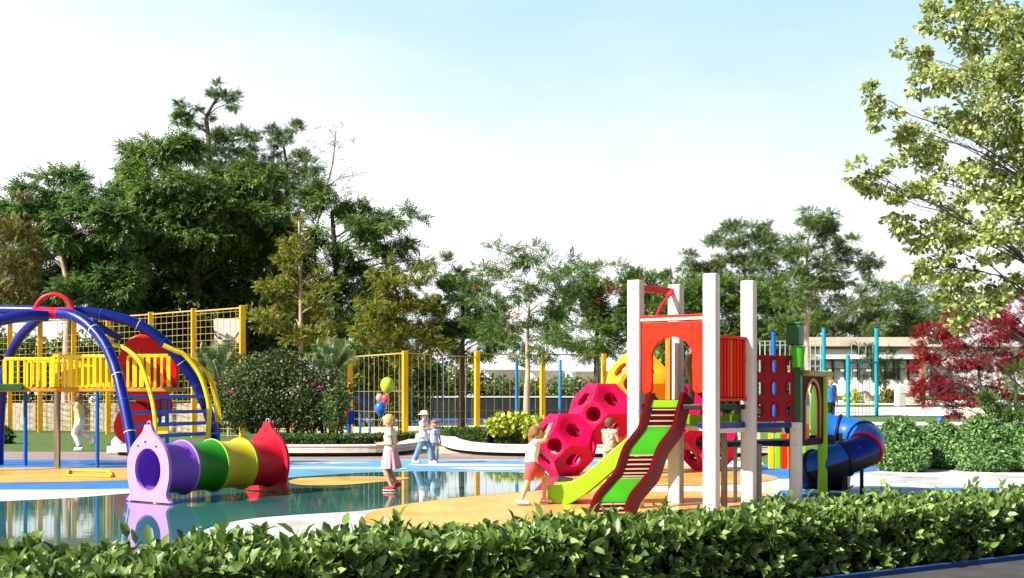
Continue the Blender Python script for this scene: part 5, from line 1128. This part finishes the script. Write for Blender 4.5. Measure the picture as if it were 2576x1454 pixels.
def person(label, loc, rot, h, J, cloth, hs=1.0, skin=SKIN, voxel=.007):
    """h standing height; J joint overrides in unit height, facing -Y; +X is the person's left"""
    root = thing('person', label, 'person', (loc[0], loc[1], loc[2]))
    M = Matrix.Rotation(rot, 3, 'Z'); org = V(root.location)
    j = dict(pel=(0, 0, .50), wai=(0, 0, .58), che=(0, -.005, .70), nek=(0, .005, .80), hed=(0, -.012, .895),
             sl=(.098, .0, .765), sr=(-.098, .0, .765), el=(.135, .02, .62), er=(-.135, .02, .62), wl=(.145, -.03, .495), wr=(-.145, -.03, .495),
             hl=(.05, 0, .48), hr=(-.05, 0, .48), kl=(.055, -.012, .27), kr=(-.055, -.012, .27), al=(.055, .012, .055), ar=(-.055, .012, .055), fl=(0, -1, 0), fr=(0, -1, 0), hl_d=None, hr_d=None, face=(0, -1, 0))
    j.update(J); q = {k: V(v)*h if (v is not None and k not in ('fl', 'fr', 'hl_d', 'hr_d', 'face')) else v for k, v in j.items()}
    mb = MB()
    def seg(m, pts, rs, n=12):
        pts = [V(p) for p in pts]; m.tube(pts, rs, n)
        for p, r in zip(pts, rs): m.ell(p, (r, r, r), n, 8)
    # torso
    pl, wa, ch, nk = q['pel'], q['wai'], q['che'], q['nek']
    def torso(m, k=1.0, top=True, lo=True):
        pts = [pl+V((0, 0, -.045*h)), pl, wa, ch, ch.lerp(nk, .55), nk+V((0, 0, -.012*h))]; rx = [.05, .087, .076, .094, .085, .045]; ry = [.04, .066, .055, .062, .052, .036]
        m.etube(pts, [r*h*k for r in rx], [r*h*k for r in ry], 18)
    torso(mb)
    seg(mb, [nk+V((0, 0, -.03*h)), nk+V((0, -.004, .04))*1.0], [.034*h, .030*h])
    hd = q['hed']; hr_ = .072*h*hs; fd = V(j['face']).normalized(); HR = V((0, -1, 0)).rotation_difference(fd).to_matrix()
    mb.ell(hd+HR @ V((0, .006*h, .012*h)), (hr_*.90, hr_*1.02, hr_*1.08), 20, 14)          # skull
    mb.ell(hd+HR @ V((0, -.018*h, -.036*h)), (hr_*.66, hr_*.66, hr_*.62), 16, 10)          # jaw
    mb.tube([hd+HR @ V((0, -hr_*.98, hr_*.10)), hd+HR @ V((0, -hr_*1.16, -hr_*.30))], [hr_*.09, hr_*.17], 8)   # nose
    for s in (-1, 1):
        mb.ell(hd+HR @ V((s*hr_*.90, hr_*.05, -hr_*.08)), (hr_*.10, hr_*.20, hr_*.28), 10, 8)     # ear
        mb.ell(hd+HR @ V((s*hr_*.34, -hr_*.86, hr_*.22)), (hr_*.26, hr_*.14, hr_*.09), 10, 6)     # brow
        mb.ell(hd+HR @ V((s*hr_*.42, -hr_*.66, -hr_*.30)), (hr_*.26, hr_*.24, hr_*.24), 10, 6)    # cheek
    for s, S, E, W in (('l', 'sl', 'el', 'wl'), ('r', 'sr', 'er', 'wr')):
        a, b, c = q[S], q[E], q[W]; seg(mb, [ch.lerp(nk, .5)+(a-ch.lerp(nk, .5))*.5, a], [.04*h, .036*h])
        seg(mb, [a, a.lerp(b, .45), b], [.036*h, .032*h, .026*h]); seg(mb, [b, b.lerp(c, .35), c], [.026*h, .026*h, .018*h])
        sx = 1 if s == 'l' else -1
        fd_ = (c-b).normalized(); hdv = V(j['h'+s+'_d']).normalized() if j['h'+s+'_d'] else fd_
        pn = hdv.cross(V((sx, .3, 0))).normalized(); sd_ = pn.cross(hdv).normalized()
        mb.tube([c-hdv*.004*h, c+hdv*.028*h, c+hdv*.055*h], [.016*h, .026*h, .024*h], 10, flat=.62)
        for i, fl_ in enumerate((.044, .052, .048, .036)):
            r0 = c+hdv*.05*h+sd_*((i-1.5)*.0115*h); p1 = r0+hdv*(fl_*.5*h)-pn*(.004*h*(i+1)*.5); p2 = p1+(hdv*.75-pn*.55).normalized()*(fl_*.55*h)
            mb.tube([r0, p1, p2], [.0068*h, .0064*h, .0050*h], 7)
        r0 = c+hdv*.018*h+sd_*(-.02*h); mb.tube([r0, r0+(hdv*.6-sd_*.9-pn*.2).normalized()*.026*h, r0+(hdv*.9-sd_*.9-pn*.4).normalized()*.046*h], [.0095*h, .0080*h, .006*h], 7)
    for s in 'lr':
        a, b, c = q['h'+s], q['k'+s], q['a'+s]; seg(mb, [a, a.lerp(b, .3), a.lerp(b, .7), b], [.062*h, .058*h, .044*h, .036*h]); seg(mb, [b, b.lerp(c, .3), b.lerp(c, .65), c], [.036*h, .037*h, .028*h, .022*h])
        f = V(j['f'+s]).normalized(); seg(mb, [c+V((0, 0, -.02*h))-f*.02*h, c+V((0, 0, -.026*h))+f*.05*h, c+V((0, 0, -.032*h))+f*.085*h], [.024*h, .022*h, .016*h], 8)
    def put(name, me, mat, smooth='all', par=None):
        n = len(me.vertices); co = np.empty(n*3); me.vertices.foreach_get('co', co); co = co.reshape(-1, 3) @ np.array(M).T+np.array(org); me.vertices.foreach_set('co', co.ravel())
        return link(name, me, mat, par or root, smooth=smooth, fix=False)
    me = remesh(mb, voxel); Hi = HR.inverted(); k = np.array([v.co for v in me.polygons and me.vertices])
    body = put('body', me, [skin, EYE, LIP])
    Mi = M.inverted()
    for p in body.data.polygons:
        c = Hi @ ((Mi @ V(p.center))-hd)/hr_
        if c.y < -.55:
            if ((abs(c.x)-.36)/.15)**2+((c.z-.05)/.09)**2 < 1: p.material_index = 1
            elif (c.x/.26)**2+((c.z+.62)/.08)**2 < 1: p.material_index = 2
    body.data.update()
    def folds(me, amt):
        nn = [V(v.normal) for v in me.vertices]
        for v, n_ in zip(me.vertices, nn):
            p = V(v.co)/h; g_ = noise.noise(V((p.x*16+9, p.y*16, p.z*9+p.x*6)))+.5*noise.noise(V((p.x*34, p.y*34, p.z*20-p.y*12)))
            v.co = V(v.co)+n_*(g_*.0075*h*amt)
        return me
    def shirt(col, sleeve=.5, length=-.02, k=1.14, name='shirt', flare=1.0):
        m = MB(); pts = [pl+V((0, 0, length*h)), pl+V((0, 0, .04*h)), wa+V((0, 0, .02*h)), ch, ch.lerp(nk, .55), nk+V((0, 0, -.025*h))]; rx = [.094*flare, .092, .086, .098, .09, .052]; ry = [.074*flare, .072, .066, .068, .06, .044]
        m.etube(pts, [r*h*k for r in rx], [r*h*k for r in ry], 20)
        for S, E in (('sl', 'el'), ('sr', 'er')):
            a, b = q[S], q[E]; c = ch.lerp(nk, .5)
            m.tube([c+(a-c)*.4, a], [.048*h, .046*h], 12); m.ell(a, (.046*h,)*3, 12, 8)
            if sleeve > 0: m.tube([a, a.lerp(b, sleeve)], [.046*h, .044*h], 12)
        put(name, folds(remesh(m, voxel, 2), 1.0), col)
    def trousers(col, leg=.95, k=1.16, name='trousers', wide=1.0):
        m = MB(); m.etube([pl+V((0, 0, -.06*h)), pl+V((0, 0, -.02*h)), pl+V((0, 0, .03*h)), wa+V((0, 0, -.01*h))], [.07*h, .096*h, .092*h, .082*h], [.06*h, .076*h, .072*h, .064*h], 18)
        for s in 'lr':
            a, b, c = q['h'+s], q['k'+s], q['a'+s]
            if leg <= .5: e = a.lerp(b, leg*2); m.tube([a, a.lerp(e, .5), e], [.070*h, .068*h*wide, .062*h*wide], 14); m.ell(a, (.070*h,)*3, 12, 8)
            else:
                e = b.lerp(c, (leg-.5)*2); seg(m, [a, a.lerp(b, .5), b], [.068*h, .058*h, .046*h*wide]); m.tube([b, b.lerp(e, .4), e], [.046*h*wide, .044*h*wide, .042*h*wide], 14)
        put(name, folds(remesh(m, voxel, 2), .9), col)
    def skirt(col, top=.585, bot=.30, r0=.082, r1=.145, name='skirt', folds=11):
        m = MB(); n = 66; loops = []
        for i in range(9):
            t = i/8; z = top+(bot-top)*t; r = (r0+(r1-r0)*t**.85); 
            loops.append([((r*(1+.075*t*math.sin(folds*2*PI*jj/n+.6*math.sin(3*2*PI*jj/n))))*h*math.cos(2*PI*jj/n)+wa.x, (r*.86*(1+.075*t*math.sin(folds*2*PI*jj/n+.5)))*h*math.sin(2*PI*jj/n)+wa.y+.012*h*t, z*h+.006*h*math.sin(5*2*PI*jj/n)*t) for jj in range(n)])
        m.add([p for l in loops for p in l], [(i*n+jj, i*n+(jj+1) % n, (i+1)*n+(jj+1) % n, (i+1)*n+jj) for i in range(8) for jj in range(n)])
        put(name, m.mesh(name), col)
    def hair(col, kind='short'):
        m = MB(); hh = lambda x, y, z: hd+HR @ V((x*hr_, y*hr_, z*hr_))
        m.ell(hh(0, .22, .28), (hr_*1.0, hr_*1.02, hr_*.98), 20, 12); m.ell(hh(0, -.25, .62), (hr_*.82, hr_*.72, hr_*.52), 16, 10)
        m.ell(hh(0, .55, -.15), (hr_*.80, hr_*.56, hr_*.72), 16, 10)
        if kind != 'short':
            for s in (-1, 1): m.ell(hh(s*.78, .18, .0), (hr_*.26, hr_*.52, hr_*.62), 12, 8)
        if kind == 'pony': m.tube([hh(0, .95, .35), hh(0, 1.35, .1), hh(.1, 1.35, -.7), hh(.05, 1.2, -1.5)], [hr_*.25, hr_*.34, hr_*.28, hr_*.08], 10)
        if kind == 'long': m.tube([hh(0, .65, .1), hh(0, .85, -.7), hh(.15, .85, -1.6), hh(.2, .80, -2.4)], [hr_*.7, hr_*.62, hr_*.5, hr_*.16], 12); m.tube([hh(-.2, .8, -.5), hh(-.3, .9, -1.6), hh(-.28, .84, -2.2)], [hr_*.4, hr_*.3, hr_*.08], 10)
        if kind == 'bob': m.ell(hh(0, .62, -.45), (hr_*.74, hr_*.46, hr_*.55), 14, 8); m.ell(hh(.25, .95, .1), (hr_*.36, hr_*.3, hr_*.3), 10, 8)
        me = remesh(m, voxel, 1)
        for v in me.vertices:
            c = v.co-hd; v.co += c.normalized()*(noise.noise(V((c.x, c.y, c.z*.4))*90/h)*.006*h)
        put('hair', me, col)
    def shoes(col, sole=WHITE):
        for s in 'lr':
            c = q['a'+s]; f = V(j['f'+s]).normalized(); m = MB(); seg(m, [c+V((0, 0, -.012*h))-f*.026*h, c+V((0, 0, -.020*h))+f*.045*h, c+V((0, 0, -.027*h))+f*.088*h], [.032*h, .029*h, .025*h], 12)
            so_ = put('shoe', remesh(m, voxel*.8, 1), col)
            m = MB(); up = f.cross(V((0, 0, 1))).cross(f)*-1; upv = V((0, 0, 1))-f*f.z; upv.normalize(); sdv = f.cross(upv); ring = [(math.cos(t), math.sin(t)) for t in np.linspace(0, 2*PI, 20, endpoint=False)]
            cen = c+f*.032*h-upv*.050*h; m.prism([cen+f*(a*.088*h)+sdv*(b_*.030*h) for a, b_ in ring], upv*.014*h); so2 = put('sole', m.mesh('sole'), sole, par=so_)
    for c in cloth: dict(shirt=shirt, trousers=trousers, skirt=skirt, hair=hair, shoes=shoes)[c[0]](*c[1:-1], **c[-1]) if isinstance(c[-1], dict) else dict(shirt=shirt, trousers=trousers, skirt=skirt, hair=hair, shoes=shoes)[c[0]](*c[1:])
    root['_'] = 0; del root['_']
    return root, put, q, hd, hr_, HR
def cl(n, c, r=.75, v=.10): return paint(n, c, r, v, 14, .1, .2)
BLOND = cl('blond_hair', (.50, .34, .14), .5, .25); BROWNH = cl('brown_hair', (.12, .06, .03), .5, .3); AUBURN = cl('auburn_hair', (.24, .11, .05), .5, .3)
WTOP = cl('white_cotton', (.80, .77, .74)); PINK = cl('pink_cotton', (.66, .36, .42)); CORAL = cl('coral_shorts', (.66, .09, .09)); DENIM = cl('blue_denim', (.16, .27, .44), .8, .3); GREYT = cl('grey_cotton', (.40, .38, .42), .8, .2)
WTROU = cl('white_trousers', (.74, .73, .74), .7, .12); LBT = cl('pale_blue_shirt', (.42, .58, .68)); RSHOE = cl('red_shoe', (.55, .02, .04), .5); PALES = cl('pale_shoe', (.72, .62, .60), .5); WORKB = cl('blue_shirt', (.03, .13, .42)); DARKT = cl('dark_trousers', (.03, .03, .04))
def camomat():
    m, nt, b = newmat('patterned_romper'); nt.links.new(ramp(nt, noisetex(nt, 26, 3), [(.38, (.10, .08, .06)), (.44, (.42, .36, .27)), (.56, (.52, .46, .36)), (.62, (.22, .16, .11))]), b.inputs['Base Color']); b.inputs['Roughness'].default_value = .85; return m
CAMO = camomat()
# girl in the pink skirt
g = G(982, 1238); g.z = .018
person('blond girl in white top and pink pleated skirt walking over the water', g, R(-97), 1.24, dict(el=(.12, .04, .61), er=(-.12, .05, .62), wl=(.05, -.11, .60), wr=(-.045, -.12, .61), kl=(.045, -.055, .27), al=(.045, .03, .058), kr=(-.05, -.03, .268), ar=(-.05, .075, .085), fr=(0, -1, -.35), face=(-.12, -1, -.42), hed=(0, -.022, .892)),
       [('shirt', WTOP, .42, .03, {}), ('skirt', PINK, .585, .295, .083, .150, {}), ('hair', BLOND, 'bob'), ('shoes', RSHOE, PALES)])
# girl in red shorts
g = G(1336, 1274); g.z = .022
person('girl in white top and coral shorts lunging with raised arms', g, R(98), 1.13, dict(pel=(0, .0, .485), wai=(0, -.005, .565), che=(0, -.03, .69), nek=(0, -.045, .79), hed=(0, -.065, .885), sl=(.098, -.03, .765), sr=(-.098, -.03, .765), el=(.12, -.16, .80), er=(-.12, -.15, .79), wl=(.055, -.22, .92), wr=(-.05, -.21, .91), hl_d=(-.4, -.3, .8), hr_d=(.4, -.3, .8),
       kl=(.07, -.19, .345), al=(.07, -.17, .058), kr=(-.055, .055, .27), ar=(-.055, .13, .058), fr=(-.35, -1, 0), fl=(.1, -1, 0)),
       [('shirt', WTOP, .12, .04, {}), ('trousers', CORAL, .40, dict(name='shorts', wide=1.1)), ('hair', AUBURN, 'long'), ('shoes', PALES, CORAL)])
# two children further back
g = G(1066, 1168); g.z = .016
r_, put, q, hd, hr_, HR = person('child in white sun hat, white shirt and blue jeans striding on the blue floor', g, R(70), 1.20, dict(kl=(.06, -.10, .28), al=(.06, -.13, .055), kr=(-.06, .07, .275), ar=(-.06, .17, .065), el=(.13, -.06, .64), er=(-.13, -.05, .64), wl=(.06, -.15, .70), wr=(-.05, -.14, .66), face=(0, -1, -.2)),
       [('shirt', WTOP, .6, -.07, dict(flare=1.1)), ('trousers', DENIM, .97, dict(wide=1.25)), ('hair', BROWNH, 'short'), ('shoes', PALES, WHITE)])
m = MB(); m.etube([hd+V((0, .0, hr_*.35)), hd+V((0, 0, hr_*.55)), hd+V((0, 0, hr_*.62)), hd+V((0, .0, hr_*1.1)), hd+V((0, 0, hr_*1.38)), hd+V((0, 0, hr_*1.42))], [hr_*1.75, hr_*1.15, hr_*1.08, hr_*1.0, hr_*.6, hr_*.1], [hr_*1.8, hr_*1.2, hr_*1.12, hr_*1.04, hr_*.6, hr_*.1], 24, cap=True)
put('sun_hat', m.mesh('sun_hat'), cl('cream_hat', (.74, .68, .58)))
g = G(1092, 1165); g.z = .016
r_, put, q, hd, hr_, HR = person('smaller child in pale blue shirt and grey trousers facing the viewer', g, R(25), .98, dict(kl=(.055, -.02, .27), kr=(-.055, .0, .27)),
       [('shirt', LBT, .7, -.04, dict(flare=1.12)), ('trousers', GREYT, .97, dict(wide=1.25)), ('hair', AUBURN, 'short'), ('shoes', BROWNH, WHITE)], hs=1.1)
m = MB(); m.ell(hd+V((0, .0, hr_*.62)), (hr_*1.06, hr_*1.1, hr_*.62), 18, 10); m.prism([hd+V((hr_*.8*math.cos(t), -hr_*.7-hr_*.75*math.sin(t), hr_*.55)) for t in np.linspace(0, PI, 14)], (0, 0, hr_*.08)); put('cap', m.mesh('cap'), cl('rust_cap', (.40, .13, .06)))
m = MB(); c = q['che']
for x, z, r in ((-.022, .03, .012), (.022, .03, .012), (0, -.012, .016), (-.03, -.04, .014), (.03, -.045, .012)): m.ell(c+V((x, -.074, z))*1.0, (r, .006, r), 10, 6)
put('shirt_print', m.mesh('shirt_print'), DARKT)
# boy at the blocks
g = GX(1533, 20.15, .026)
person('small boy in patterned romper standing in front of crimson blocks', g, R(150), 1.12, dict(el=(.13, -.06, .63), er=(-.14, -.03, .62), wl=(.07, -.14, .60), wr=(-.12, -.13, .64)),
       [('shirt', CAMO, .05, -.05, dict(name='romper_top')), ('trousers', CAMO, .80, dict(name='romper_legs', wide=1.3)), ('hair', BROWNH, 'short'), ('shoes', PALES, WHITE)], hs=1.08)
# woman running at the left
g = G(201, 1135); g.z = .010
person('woman in white trousers and white top jogging left along the deck', g, R(-88), 1.66, dict(pel=(0, 0, .515), wai=(0, -.01, .60), che=(0, -.02, .715), nek=(0, -.03, .81), hed=(0, -.04, .90), sl=(.10, -.01, .775), sr=(-.10, -.01, .775), el=(.11, -.13, .83), wl=(.08, -.15, .955), hl_d=(-.1, .3, .9), er=(-.13, .11, .66), wr=(-.12, -.01, .585),
       hl=(.05, 0, .495), hr=(-.05, 0, .495), kl=(.05, -.065, .285), al=(.05, .03, .06), kr=(-.05, .01, .285), ar=(-.05, .185, .22), fr=(0, -.25, -1), face=(0, -1, .15)),
       [('shirt', cl('cream_vest', (.66, .58, .34)), .0, .02, {}), ('trousers', WTROU, .93, dict(wide=1.15)), ('hair', AUBURN, 'pony'), ('shoes', WTROU, WHITE)], hs=.86, skin=SKIN2)
# person behind the playhouse
g = GX(2089, 32, .70)
person('person in blue shirt standing half hidden behind the playhouse', (g.x, g.y, bz(g.x, g.y)+.01), R(20), 1.35, dict(el=(.14, .0, .62)), [('shirt', WORKB, .6, -.06, dict(flare=1.1)), ('trousers', DARKT, .95, {}), ('hair', BROWNH, 'short'), ('shoes', BLACKP, WHITE)], hs=.95, skin=SKIN2)
